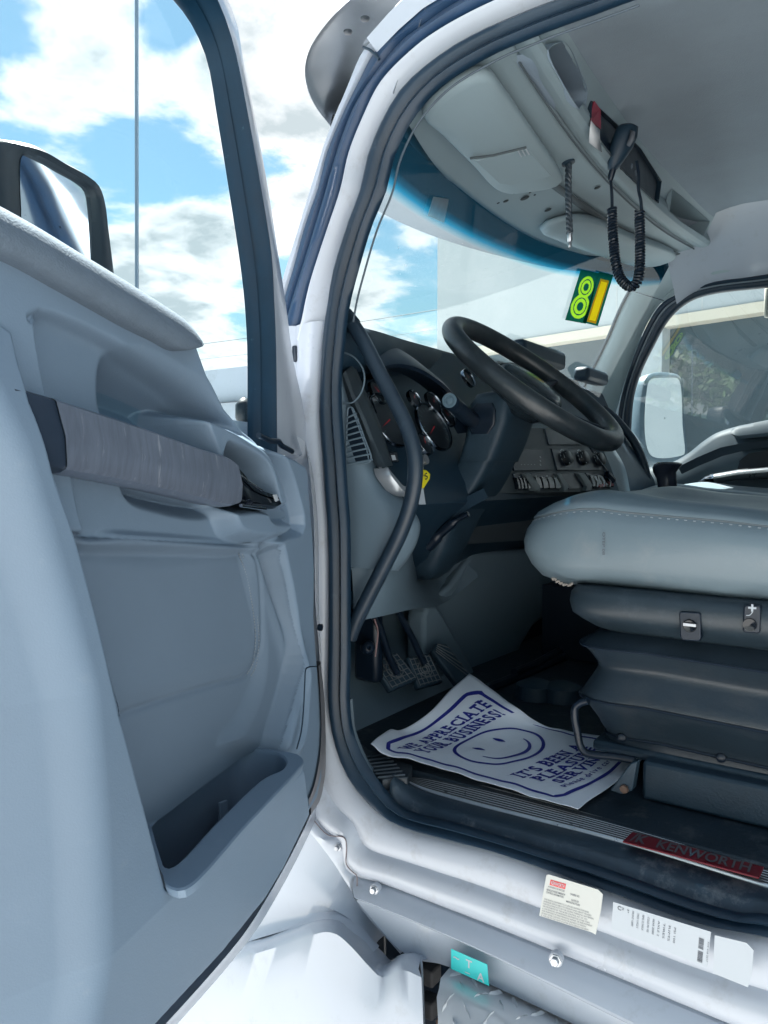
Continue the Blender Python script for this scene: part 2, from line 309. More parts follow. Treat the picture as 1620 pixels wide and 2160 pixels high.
wsp_ = lambda x, z: np.array([x, min(wsY(x, z), 1.29), z])
# ================================================================ the truck
truck = empty('semi_truck', (.95, .4, 0), 'white semi truck cab with its driver door swung open', 'truck')
# ---- the door aperture in the cab side: strips between pairs of edges that run up the pillar, along the sill and round behind
E0 = [(590, 605), (599, 577), (630, 479), (656, 400), (675, 333), (703, 259), (732, 185), (762, 108), (772, 96), (830, 20), (850, -10)]
E1 = [(560, 760), (585, 685), (602, 627), (617, 577), (644, 479), (672, 400), (688, 333), (717, 259), (751, 185), (788, 113), (830, 74), (867, 37), (919, 0), (965, -30)]
E2 = [(622, 722), (636, 676), (647, 627), (663, 577), (696, 479), (721, 400), (736, 333), (764, 259), (797, 185), (864, 111), (912, 74), (985, 31), (1060, -4), (1140, -36)]
E3 = [(1620, 1974), (1474, 1944), (1306, 1885), (1153, 1831), (1040, 1793), (961, 1773), (911, 1760), (862, 1746), (813, 1722), (778, 1691), (746, 1652), (724, 1611), (711, 1573), (700, 1523), (695, 1474), (696, 1331), (696, 1201), (693, 1104), (688, 1039), (684, 974), (677, 877), (679.5, 800), (684, 720), (689, 676), (697, 627), (705, 577), (735, 479), (764, 400), (778, 333), (808, 259), (853, 185), (941, 111), (1004, 74), (1086, 37), (1165, 6), (1260, -26)]
E4 = [(1620, 1927), (1574, 1927), (1478, 1902), (1268, 1828), (1000, 1745), (961, 1734), (887, 1717), (850, 1703), (825, 1679), (808, 1657), (796, 1642), (773, 1609), (756, 1573), (744, 1536), (738, 1474), (740, 1400), (740, 1300), (740, 1201), (739, 1104), (734, 1039), (730, 974), (722.5, 877), (721, 800), (729, 720), (733, 676), (742, 627), (755, 577), (784, 479), (816, 400), (832, 333), (867, 259), (930, 185), (1041, 116), (1115, 84), (1160, 66), (1260, 30), (1340, 0), (1420, -26)]
def aper(px, X, back=-.34, n=150):                       # traced strip edge in the plane x = X, closed behind the frame
    P = [onX(a, b, X) for a, b in px]; a, b = P[0], P[-1]
    return P, a, b
def edge(px, X, dz0=0, dz1=0, n=170, rear=-.36):
    P = [onX(a, b, X) for a, b in px]; z0, z1 = P[0][2], P[-1][2]
    pre = [np.array([X, rear+.02+dz0, (z0+z1)/2]), np.array([X, rear+dz0, z0+.25]), np.array([X, rear+.06+dz0*.6, z0+.05]), np.array([X, rear+.18, z0+.004])]
    post = [np.array([X, P[-1][1]-.15, z1+.012]), np.array([X, rear+.22, z1+.012]), np.array([X, rear+.09+dz0*.6, z1-.04]), np.array([X, rear+.03+dz0, z1-.2]), np.array([X, rear+.02+dz0, (z0+z1)/2])]
    return sm(pre+P+post, n)
e3, e4 = edge(E3, 0., -.05), edge(E4, 0.)
# match points of the two edges at equal share of length
seal = MB()
prof = [(-.10, .012), (0, .002), (.08, -.009), (.22, -.014), (.38, -.012), (.50, -.005), (.56, -.003), (.62, -.009), (.78, -.014), (.92, -.010), (1.0, .0), (1.02, .02), (1.0, .05)]
away = lambda q: (q-CAM)/np.linalg.norm(q-CAM)
seal.loft([[np.array(p)*(1-t)+np.array(q)*t+np.array([h, 0, 0]) for p, q in zip(e3, e4)] for t, h in prof[:-2]]+[[q+away(q)*.015 for q in e4], [q+away(q)*.07 for q in e4]]); seal.build('door_seal', rubber, truck, angle=60)
# light edge of the inner trim just inside the seal
trim_e = MB(); trim_e.tube([p+np.array([.012, 0, 0]) for p in sm([onX(a+2.5, b+1, .0) for a, b in E4[24:-1]], 90)], .0017, 8); trim_e.build('inner_trim_edge', mat('trim_edge_grey', (.07, .095, .12), .5), truck)
# white pillar band between gasket and seal, and the jamb below it
e2top = [onX(a, b, .004) for a, b in E2]; e3top = [onX(a, b, .006) for a, b in E3[22:]]
a2, a3 = sm(e2top, 70), sm(e3top, 70)
pb = MB(); pb.loft([[p*(1-t)+q*t+np.array([h, 0, 0]) for p, q in zip(a2, a3)] for t, h in [(-.04, .03), (0, .006), (.12, -.008), (.3, -.018), (.42, -.016), (.6, -.004), (1.06, .010)]])
JO = [(575, 700), (585, 800), (590, 900), (600, 1050), (605, 1200), (610, 1350), (618, 1500), (628, 1640), (690, 1745), (725, 1772), (729, 1800), (732, 1826), (746, 1841), (814, 1862), (942, 1911), (1010, 1937), (1115, 1979), (1325, 2065), (1536, 2153), (1760, 2245)]
JI = [(690, 676), (684, 720), (679.5, 800), (677, 877), (684, 974), (688, 1039), (693, 1104), (696, 1201), (696, 1331), (695, 1474), (700, 1523), (711, 1573), (724, 1611), (746, 1652), (778, 1691), (813, 1722), (862, 1746), (961, 1773), (1040, 1793), (1153, 1831), (1306, 1885), (1474, 1944), (1620, 1974), (1760, 2000)]
ji = sm([onX(a, b, .004) for a, b in JI], 110); jo = sm([onX(a, b, -.012) for a, b in JO], 110)
ext = lambda r, v: r+[r[-1]+np.array(v)]
def jamb_row(t, h): return ext([p*(1-t)+q*t+np.array([h, 0, 0]) for p, q in zip(ji, jo)], (0, -1.0, .012))
pb.loft([jamb_row(t, h) for t, h in [(-.06, .016), (0, .002), (.06, -.006), (.2, -.012), (.42, -.010), (.52, -.006), (.58, -.014), (.7, -.022), (.86, -.018), (.97, -.010), (1.0, .0), (1.01, .02)]])
cab = pb.build('cab_side', whitej, truck, angle=50)
# black gasket strip of the pillar and the outer white skin
a0 = sm([onX(a, b, .012) for a, b in E0], 70); a1 = sm([onX(a, b, .008) for a, b in E1], 70)
gk = MB(); gk.loft([[p*(1-t)+q*t+np.array([h, 0, 0]) for p, q in zip(a1, a2)] for t, h in [(-.03, .02), (0, 0), (.08, -.006), (.28, -.008), (.40, .002), (.46, .002), (.54, -.010), (.75, -.014), (.94, -.008), (1, .003)]])
gk.build('pillar_gasket', gasketm, truck, angle=50)
bk = MB(); bk.box(onX(622, 748, -.006), (.02, .020, .028)); bk.build('gasket_end', black, truck, bevel=.003)
sk = MB(); sk.loft([[p*(1-t)+q*t+np.array([h, 0, 0]) for p, q in zip(a0, a1)] for t, h in [(-.7, .10), (-.3, .03), (0, .004), (.3, -.006), (.7, -.004), (1.02, .01)]]); sk.build('pillar_skin', white, truck, angle=50)
dg = MB(); q = sm([onX(a, b, -.004) for a, b in [(766, 100), (780, 105), (792, 116), (800, 125)]], 8); dg.tube(q, .0022, 8); dg.build('skin_gap', dashd, truck)
roofm_ = MB(); top = [(830, -10), (880, -70), (1000, -140), (1150, -200)]
# roof skin and the rest of the cab shell, out of the frame
rs = MB(); R0 = sm([onX(a, b, .0) for a, b in [(765, 95), (800, 50), (850, -5), (919, -60), (1040, -110)]]+[np.array([0, .1, 2.62]), np.array([0, -1.1, 2.62])], 40)
R1 = sm([onX(a, b, .0) for a, b in [(795, 110), (830, 74), (867, 37), (919, 0), (1040, -60)]]+[np.array([0, .1, 2.55]), np.array([0, -1.1, 2.55])], 40)
rs.loft([[p+np.array([.0, 0, 0]) for p in R1], [p+np.array([-.012, 0, .012]) for p in lerp(R1, R0, .4)], R0, [p+np.array([.10, 0, .08]) for p in R0], [p+np.array([.5, 0, .20]) for p in R0], [p+np.array([1.4, 0, .20]) for p in R0], [p+np.array([1.8, 0, .08]) for p in R0], [p+np.array([1.95, 0, -.06]) for p in R0]])
rs.build('roof_skin', white, truck, angle=60)
hr = MB(); hr.loft([[np.array([x*.9+.1, y, z+.03*math.sin(x/1.95*math.pi)]) for x in np.linspace(0, 1.95, 12)] for y, z in ((.52, 2.80), (.30, 2.98), (-.1, 3.25), (-.6, 3.45), (-1.4, 3.5), (-2.6, 3.5))])
for x in (.1, 1.855): hr.loft([[np.array([x, y, z+.0]) for y, z in ((.52, 2.80), (.30, 2.98), (-.1, 3.25), (-.6, 3.45), (-1.4, 3.5), (-2.6, 3.5))], [np.array([x-.08 if x < 1 else x+.08, y, 2.62]) for y in (.52, .30, -.1, -.6, -1.4, -2.6)]])
hr.build('shade_fairing', white, truck, angle=60); sb = MB(); sb.box((.98, -2.0, 2.3), (1.9, 1.75, 2.3)); sb.build('shade_sleeper', white, truck, bevel=.05)  # high roof and sleeper added out of view to shade the open door
hp = MB(); xh = np.linspace(.0, 1.95, 40); hp.loft([[np.array([x, wsY(x, 2.51+.09*(x-.75))+.004, 2.51+.09*(x-.75)]) for x in xh], [np.array([x, wsY(x, 2.6)+.03, 2.62+.09*(x-.75)]) for x in xh], [np.array([x, .60, 2.86]) for x in xh], [np.array([x, -.2, 2.9]) for x in xh], [np.array([x, -1.08, 2.9]) for x in xh]]); hp.build('sun_seal_header', white, truck, angle=60)  # unseen header added to stop sun leaking in above the windshield
bs = MB(); bs.box((-.012, -.75, 1.93), (.05, .66, 1.34)); bs.box((.975, -1.09, 1.9), (1.95, .04, 1.5)); bs.box((1.98, -.55, 1.9), (.05, 1.1, 1.42)); bs.box((1.98, .3, 1.45), (.05, 1.25, .8))
bs.build('cab_rear', white, truck, bevel=.01)
# ---- sill: trim, ribbed plate with its badge
PU = [(855, 1636), (890, 1632), (1000, 1652), (1314, 1735), (1620, 1821)]; PLo = [(862, 1649), (890, 1662), (1000, 1694), (1314, 1775), (1620, 1869)]
pu = sm([onX(a, b, .105) for a, b in PU], 60); pl = sm([onX(a, b, .055) for a, b in PLo], 60)
pu, pl = ext(pu, (0, -.45, .01)), ext(pl, (0, -.45, .01))
sp = MB(); ribs = []
for i in range(73):
    t = i/72; ribs.append([p*(1-t)+q*t+np.array([0, 0, .0042*abs(math.sin(math.pi*9*t))-.003 if 0 < i < 72 else -.006]) for p, q in zip(pu, pl)])
sp.loft(ribs); plate = sp.build('sill_plate', alu, truck, angle=80)
gv = MB()
for k in range(1, 9): gv.tube([p+np.array([0, 0, .0006]) for p in lerp(pu, pl, k/9)], .0013, 5)
gv.build('groove_shade', mat('groove_shade_', (.06, .065, .07), .8, var=.6, vscale=50), plate)  # dark lines put the shade of the rib valleys into colour
TL = [(826, 1640), (822, 1660), (838, 1690), (868, 1712), (961, 1736), (1000, 1748), (1268, 1830), (1478, 1904), (1574, 1929), (1640, 1932)]
tl = ext(sm([onX(a, b, .006) for a, b in TL], 60), (0, -.45, .0)); tu = [q+np.array([0, 0, -.003]) for q in pl]
tu[0:1] = [onX(845, 1634, .09)]
st = MB(); st.loft([[p*(1-t)+q*t+np.array([0, 0, h]) for p, q in zip(tu, tl)] for t, h in [(-.1, -.006), (0, 0), (.08, .002), (.35, .004), (.62, .006), (.8, .004), (.9, -.004), (.96, -.006), (1.0, -.004), (1.03, -.02), (1.03, -.08)]])
st.build('sill_trim', mat('worn_sill', (.026, .046, .068), .42, var=.45, vscale=30, bump=.2, bscale=200, dirt=(.32, .32, .32), dscale=15, dlo=.54, dhi=.74, damt=.6), truck, angle=60)
def text2d(s, size=1., bold=0., slab=False, align='LEFT'):
    cu = bpy.data.curves.new('t', 'FONT'); cu.body = s; cu.size = size; cu.offset = bold*size; cu.align_x = align; cu.resolution_u = 3
    o = bpy.data.objects.new('t', cu); COL.objects.link(o); dgx = bpy.context.evaluated_depsgraph_get(); dgx.update()
    me = o.evaluated_get(dgx).to_mesh(); v = np.array([tuple(x.co)[:2] for x in me.vertices]) if len(me.vertices) else np.zeros((0, 2)); f = [list(p.vertices) for p in me.polygons]
    bpy.data.objects.remove(o); bpy.data.curves.remove(cu); return v, f
def put_text(mb, s, org, ux, uy, size, bold=0., lift=None, fit=None, align='LEFT'):
    v, f = text2d(s, 1., bold, align=align)
    if not len(v): return
    if fit: sx = fit/max(1e-6, v[:, 0].max()-v[:, 0].min())
    else: sx = size
    org, ux, uy = (np.array(a, float) for a in (org, ux, uy)); ux = ux/np.linalg.norm(ux); uy = uy/np.linalg.norm(uy)
    l = np.zeros(3) if lift is None else np.array(lift, float)
    mb.add([org+ux*p[0]*sx+uy*p[1]*size+l for p in v], f)
BQ = [onX(1313, 1756, .085), onX(1336, 1753, .098)]
b0, b1, b2, b3 = onP(1312, 1772, pl[40]+np.array([0, 0, .003]), (0, 0, 1)), onP(1332, 1753, pl[40]+np.array([0, 0, .003]), (0, 0, 1)), onP(1612, 1829, pl[40]+np.array([0, 0, .003]), (0, 0, 1)), onP(1600, 1851, pl[40]+np.array([0, 0, .003]), (0, 0, 1))
zt = max(q[2] for q in pu[20:])+.002
b0, b1, b2, b3 = (onZ(*q, zt) for q in ((1313, 1774), (1334, 1754), (1612, 1828), (1601, 1851)))
bd = MB(); bd.prism([b0, b1, b2, b3], (0, 0, -.0025)); badge = bd.build('sill_badge', redm, plate, bevel=.001)
bt = MB(); ux = b3-b0; uy = b1-b0; hgt = np.linalg.norm(np.cross(uy, ux/np.linalg.norm(ux)))
uyp = np.cross([0, 0, 1], ux); put_text(bt, 'KENWORTH', b0+ux*.245+uyp/np.linalg.norm(uyp)*hgt*.16, ux, uyp, hgt*.98, .02, (0, 0, .0012), fit=np.linalg.norm(ux)*.68)
put_text(bt, '/K', b0+ux*.05+uyp/np.linalg.norm(uyp)*hgt*.16, ux, uyp, hgt*.98, .03, (0, 0, .0012), fit=np.linalg.norm(ux)*.12)
bt.build('badge_lettering', darkgrey, plate)
# ---- rocker flange under the aperture, hole edge, bolts, stickers
SEAM = [(748, 1842), (814, 1862), (942, 1911), (1010, 1937), (1115, 1979), (1325, 2065), (1536, 2153), (1760, 2245)]
FL2 = [(756, 1898), (889, 1952), (1010, 2005), (1153, 2074), (1287, 2141), (1500, 2246), (1650, 2320)]
FB = [(752, 1900), (844, 2004), (886, 2026), (927, 2033), (1010, 2066), (1105, 2110), (1210, 2160), (1400, 2252), (1600, 2345)]
s0 = ext(sm([onX(a, b, -.012) for a, b in SEAM], 80), (0, -.8, .01)); s1 = ext(sm([onX(a, b, -.04) for a, b in FL2], 80), (0, -.8, .01)); s2 = ext(sm([onX(a, b, -.03) for a, b in FB], 80), (0, -.8, .01))
rk = MB(); rk.loft([shift(s0, (.03, 0, .002)), shift(s0, (.008, 0, -.002)), shift(s0, (-.006, 0, -.004)), lerp(s0, s1, .12), [p+np.array([-.010, 0, 0]) for p in lerp(s0, s1, .4)], [p+np.array([-.010, 0, 0]) for p in lerp(s0, s1, .8)], [p+np.array([-.004, 0, .002]) for p in lerp(s0, s1, .97)], s1, [p+np.array([.010, 0, -.004]) for p in s1], [p+np.array([.004, 0, 0]) for p in lerp(s1, s2, .5)], s2, shift(s2, (.02, 0, -.004)), shift(s2, (.05, 0, .02))])
rk.build('rocker_panel', white, truck, angle=45)
gapm = MB(); gapm.tube([p+np.array([.006, 0, 0]) for p in s0], .0035, 6); gapm.build('rocker_seam', mat('seam_dark', (.10, .075, .075), .8, var=.5, vscale=60), truck)
def bolt(px, py, X, r=.009, m=steel, washer=whitej):
    c = onX(px, py, X); ax = np.array([-1., -.15, .1]); b = MB(); b.lathe([(0, -.01), (r*1.5, -.01), (r*1.5, .0004), (r*1.45, .0008), (r*1.25, .0008), (0, .0008)], c, ax, 24); wz = b.build('washer', washer, truck, angle=30)
    b = MB(); b.lathe([(r*1.3, 0), (r*1.3, .0025), (r*.95, .003), (r*.95, .008), (r*.8, .009), (0, .0092)], c, ax, 6); b.build('bolt_head', m, truck, angle=20)
bolt(714, 1787, -.020, .0046, steel); bolt(790, 1876, -.034, .0054, steel); bolt(1172, 2025, -.046, .0064, steel)
def sticker(name, px, X, m, off=-.0015, label=None):
    P = [onX(a, b, X) for a, b in px]; c = sum(P)/len(P); d = CAM-c; d /= np.linalg.norm(d)
    n = np.cross(P[1]-P[0], P[-1]-P[0]); n /= np.linalg.norm(n); n = n if n@d > 0 else -n
    b = MB(); b.prism(P, n*.0008); o = b.build(name, m, truck, label=label); return P, n, o
# notch step where the side skin meets the flange
SX = -.040
P, n, o = sticker('noise_label', [(1153, 1846), (1158, 1844), (1262, 1876), (1272, 1886), (1268, 1920), (1257, 1971), (1248, 1966), (1138, 1931)], SX, stickc, label='cream information sticker with red heading strip')
ux = onX(1272, 1886, SX)-onX(1153, 1852, SX); uy = onX(1153, 1852, SX)-onX(1138, 1931, SX); W = np.linalg.norm(ux); Hh = np.linalg.norm(uy); o0 = onX(1138, 1931, SX)
U, V = ux/W, uy/Hh; LF = n*.0012
rb = MB(); q = [o0+V*Hh*.86+U*W*.08, o0+V*Hh*.86+U*W*.36, o0+V*Hh*1.0+U*W*.36, o0+V*Hh*1.0+U*W*.08]; rb.prism(q, n*.0011); rb.build('label_heading', redink, o)
pr = MB(); put_text(pr, 'KENWORTH', o0+V*Hh*.89+U*W*.10, U, V, Hh*.13, .01, LF+n*.0006, fit=W*.24); pr.build('label_name', stickw, o)
pr = MB()
LN = [('A DIVISION OF PACCAR', .06, .79, .30, .06), ('VEHICLE NOISE EMISSION', .04, .70, .34, .07), ('CONTROL INFORMATION', .04, .63, .32, .07), ('CHASSIS NO.', .46, .76, .17, .07), ('DATE OF', .50, .62, .13, .07), ('MANUFACTURE', .42, .55, .24, .07)]
for s, a, b, wd, hh in LN: put_text(pr, s, o0+V*Hh*b+U*W*a, U, V, Hh*hh, .01, LF, fit=W*wd)
PT = ['THIS VEHICLE CONFORMS TO U.S. EPA REGULATIONS FOR NOISE', 'EMISSION APPLICABLE TO MEDIUM AND HEAVY TRUCKS', 'THE FOLLOWING ACTS OR THE CAUSING THEREOF BY ANY PERSON', 'ARE PROHIBITED BY THE NOISE CONTROL ACT OF 1972', 'A. THE REMOVAL OR RENDERING INOPERATIVE OTHER THAN', 'FOR PURPOSES OF MAINTENANCE, REPAIR, OR REPLACEMENT', 'OF ANY NOISE CONTROL DEVICE OR ELEMENT OF DESIGN', 'B. THE USE OF THE VEHICLE AFTER SUCH DEVICE HAS BEEN']
for i, s in enumerate(PT): put_text(pr, s, o0+V*Hh*(.45-i*.062)+U*W*.03, U, V, Hh*.055, .0, LF, fit=W*(.80+.05*(i % 3)))
pr.build('label_print', inkk, o)
P, n, o = sticker('data_label', [(1294, 1902), (1500, 1965), (1492, 2040), (1290, 1958)], SX-.002, stickw, label='white data sticker with small columns of print and barcodes')
o0 = P[3]; U = (P[2]-P[3]); W = np.linalg.norm(U); U /= W; V = P[0]-P[3]; Hh = np.linalg.norm(V); V /= Hh; LF = n*.0012; pr = MB()
for i in range(11):
    x = .10+.055*i; put_text(pr, ['R', 'P', 'FRONT 12000', 'TIRES 11R22.5', 'RIMS 22.5X8.25', 'COLD PSI 105', 'REAR 20000', 'AXLE 2', 'TIRES', 'RIMS', 'PSI 100'][i], o0+U*W*x+V*Hh*(.95), -V, U, W*.030, .0, LF, fit=Hh*(.12 if i < 2 else .55))
put_text(pr, 'C', o0+U*W*.05+V*Hh*.80, U, V, Hh*.2, .03, LF)
pr.build('label_print', inkk, o)
random.seed(3)
for rr in (.08, .55):
    y = 0; pr = MB()
    while y < .38:
        h = random.choice([.008, .014, .02]); q0 = o0+U*W*.90+V*Hh*(rr+y); pr.add([q0+LF, q0+U*W*.05+LF, q0+U*W*.05+V*Hh*h+LF, q0+V*Hh*h+LF], [[0, 1, 2, 3]]); y += h+random.choice([.008, .013])
    pr.build('barcode', inkk, o)
pr = MB(); put_text(pr, 'KW 418 2217', o0+U*W*.985+V*Hh*.9, -V, U, W*.022, 0, LF, fit=Hh*.7)
pr.build('label_print', inkk, o)
sticker('blank_label', [(1508, 1972), (1575, 1988), (1590, 2004), (1586, 2052), (1578, 2082), (1504, 2052)], SX-.004, stickw, label='blank white sticker with clipped corners')
P, n, o = sticker('inspection_label', [(952, 2001), (1028, 2034), (1032, 2079), (952, 2043)], -.054, tealm, label='torn teal sticker with white letters on the lower flange')
o0 = P[3]; U = P[2]-P[3]; W = np.linalg.norm(U); U /= W; V = P[0]-P[3]; Hh = np.linalg.norm(V); V /= Hh; pr = MB(); LF = n*.0012
put_text(pr, 'T', o0+U*W*.40+V*Hh*.45, U, V, Hh*.55, .02, LF); put_text(pr, 'A', o0+U*W*.70+V*Hh*.06, U, V, Hh*.55, .02, LF); put_text(pr, '~', o0+U*W*.06+V*Hh*.5, U, V, Hh*.6, .01, LF); put_text(pr, '_', o0+U*W*.38+V*Hh*.22, U, V, Hh*.5, .02, LF)
pr.build('label_print', stickw, o)
# ---- hood side, cowl strip, fender, step
HSd = MB(); hs = [(655, 1700), (640, 1726), (690, 1772), (752, 1893), (848, 2006), (852, 2013), (805, 2034), (784, 2011), (720, 1945), (686, 1939), (611, 1960), (509, 1992), (400, 2040)]
up = sm([onX(a, b, -.006) for a, b in [(560, 1560), (640, 1722), (727, 1850), (798, 1984)]], 30); lo = sm([onX(a, b, -.05) for a, b in [(330, 2075), (509, 1992), (611, 1960), (686, 1939), (720, 1945), (770, 1998), (785, 2011)]], 30)
HSd.loft([shift(up, (.05, 0, .0)), up, [p+np.array([-.004, 0, 0]) for p in lerp(up, lo, .25)], [p+np.array([-.006, 0, 0]) for p in lerp(up, lo, .5)], [p+np.array([.016, 0, 0]) for p in lerp(up, lo, .8)], [p+np.array([.016, 0, 0]) for p in lerp(up, lo, .93)], lo])
HSd.build('hood_side', white, truck, angle=60)
cw = MB(); c0 = sm([onX(a, b, -.014) for a, b in [(628, 1640), (660, 1722), (695, 1762), (727, 1770), (731, 1824), (750, 1845), (753, 1892), (850, 2007)]], 30); c1 = sm([onX(a, b, -.020) for a, b in [(600, 1640), (640, 1737), (672, 1778), (700, 1815), (720, 1846), (735, 1870), (750, 1893), (847, 2009)]], 30)
cw.loft([shift(c0, (.02, 0, 0)), c0, [p+np.array([-.006, 0, 0]) for p in lerp(c0, c1, .5)], c1, shift(c1, (.02, 0, 0))]); cw.build('cowl_strip', white, truck, angle=60)
cl = MB(); cl.tube(sm([onX(a, b, -.030) for a, b in [(655, 1722), (690, 1760), (727, 1768), (731, 1786), (731, 1824), (746, 1841), (752, 1846), (752, 1892)]], 60), .0010, 6); cl.build('skin_joint', mat('joint_line', (.20, .17, .175), .8, var=.5, vscale=90), truck)
fd = MB(); f0 = sm([onX(a, b, -.055) for a, b in [(300, 2085), (400, 2030), (509, 1991), (560, 1978), (611, 1960), (660, 1943), (686, 1939), (712, 1944), (740, 1968), (784, 2013), (805, 2034), (852, 2012), (886, 2028)]], 70, )
f1 = sm([onX(a, b, -.10) for a, b in [(300, 2115), (400, 2068), (509, 2022), (560, 2005), (611, 1990), (660, 1972), (690, 1966), (712, 1972), (740, 1996), (780, 2040), (805, 2062), (850, 2046), (889, 2062)]], 70)
f2 = sm([onX(a, b, -.13) for a, b in [(200, 2330), (300, 2290), (400, 2250), (480, 2210), (560, 2180), (620, 2165), (680, 2160), (720, 2165), (760, 2175), (790, 2180), (815, 2185), (850, 2188), (894, 2190)]], 70)
fd.loft([shift(f0, (.03, 0, -.012)), f0, [p+np.array([-.006, 0, .004]) for p in lerp(f0, f1, .5)], f1, lerp(f1, f2, .5), f2, shift(f2, (-.01, 0, -.35))]); fd.loft([[f0[-1], f1[-1], f2[-1], f2[-1]+np.array([-.01, 0, -.35])], [p+np.array([.02, 0.01, -.0]) for p in (f0[-1], f1[-1], f2[-1], f2[-1]+np.array([-.01, 0, -.35]))]])
fd.build('fender', white, truck, angle=50)
# dark space under the cab, brackets, tread-plate step
cwl = MB(); cwl.box((.975, 1.235, 1.45), (1.88, .02, 1.06)); cwl.build('sun_block_cowl', white, truck)  # unseen panel added to block a sun leak under the dash
ct = MB(); ct.loft([[wsp_(x, 1.985)+np.array([0, .0, 0]) for x in np.linspace(0, 1.95, 40)], [np.array([x, 1.30, 1.985]) for x in np.linspace(0, 1.95, 40)]]); ct.build('sun_block_cowl_top', black, truck)  # unseen cover added to keep the sun off the fender
cwl = MB(); cwl.box((1.965, 1.07, 1.5), (.03, .30, 1.1)); cwl.box((.03, 1.07, 1.5), (.03, .30, 1.1)); cwl.box((.065, .97, 1.985), (.07, .18, .04)); buildsep(cwl, 'cowl_side_filler', white, truck)  # last box is an unseen filler added against a sun leak
hd = MB(); hd.loft([[np.array([x, y, z-.10*abs(x-.98)**2.5]) for x in np.linspace(.02, 1.93, 16)] for y, z in ((1.24, 1.98), (1.5, 1.97), (2.2, 1.90), (2.9, 1.78), (3.2, 1.55), (3.25, 1.0))])
for x in (.02, 1.93): hd.loft([[np.array([x, y, z-.10*.88**2.5]) for y, z in ((1.24, 1.98), (1.5, 1.97), (2.2, 1.90), (2.9, 1.78), (3.2, 1.55))], [np.array([x, y, 1.0]) for y in (1.24, 1.5, 2.2, 2.9, 3.2)]])
hd.build('hood', white, truck, angle=50)  # hood volume added to shade the fender from the sun
un = MB(); un.box((.55, .35, .78), (.9, 1.6, .5)); un.box((.06, .62, 1.02), (.05, .22, .14)); un.build('chassis_frame', black, truck, bevel=.01)
br = MB()
for a in ((905, 2052), (905, 2120)): br.box(onX(*a, -.005), (.03, .03, .028))
buildsep(br, 'frame_bracket', mat('chassis_dirt', (.05, .05, .052), .8, var=.4, vscale=60), truck, bevel=.004)
T0 = [(944, 2046), (980, 2058), (1034, 2086), (1110, 2122), (1200, 2166), (1400, 2262)]; T1 = [(926, 2086), (960, 2096), (1034, 2130), (1090, 2166), (1180, 2225), (1380, 2330)]; T2 = [(922, 2220), (960, 2230), (1034, 2265), (1090, 2300), (1180, 2360), (1380, 2470)]
t0 = sm([onX(a, b, -.035) for a, b in T0], 40); t1 = sm([onX(a, b, -.085) for a, b in T1], 40); t2 = sm([onX(a, b, -.14) for a, b in T2], 40)
tp = MB(); tp.loft([shift(t0, (.04, 0, -.02)), t0, [p+np.array([-.008, 0, .006]) for p in lerp(t0, t1, .5)], t1, [p+np.array([-.006, 0, 0]) for p in lerp(t1, t2, .1)], lerp(t1, t2, .5), t2]); tp.loft([[t0[0], lerp(t0, t1, .5)[0], t1[0], lerp(t1, t2, .5)[0], t2[0]], [p+np.array([.05, .0, -.0]) for p in (t0[0], lerp(t0, t1, .5)[0], t1[0], lerp(t1, t2, .5)[0], t2[0])]])
step = tp.build('step', treadm, truck, angle=60)
dm = MB()
for k, (ra, rb_, l0, l1) in enumerate(((t0, t1, .18, .18), (t0, t1, .62, .62), (t1, t2, .2, .2), (t1, t2, .55, .55), (t1, t2, .9, .9))):
    A = lerp(ra, rb_, l0)
    for i in range(2, 38, 4):
        j = i+(k % 2)*2
        if j > 38: continue
        c = A[j]; tx = A[j+1]-A[j-1]; tx /= np.linalg.norm(tx); ty = rb_[j]-ra[j]; ty /= np.linalg.norm(ty); nz = np.cross(tx, ty); nz = nz if nz[2]-nz[0] > 0 else -nz; s = 1 if (i//4+k) % 2 else -1
        d = (tx*.55*s+ty*.85); d /= np.linalg.norm(d); sd_ = np.cross(nz, d)
        dm.add([c-d*.016, c+sd_*.0042, c+d*.016, c-sd_*.0042, c+nz*.0060-d*.008, c+nz*.0060+d*.008], [[0, 1, 5, 4], [1, 2, 5], [2, 3, 4, 5], [3, 0, 4]])
dm.build('tread_pattern', treadm, step)
c = onX(958, 2134, -.092); b = MB(); b.lathe([(0, 0), (.014, 0), (.014, .003), (.008, .004), (.008, .012), (0, .012)], c, (-1, -.4, .4), 12); b.build('step_bolt', rust, step); b = MB(); b.tube([c+np.array([-.008, .02, -.02]), c+np.array([-.012, .0, -.004]), c+np.array([-.012, -.012, -.001])], .006, 8); b.build('step_latch', rust, step)
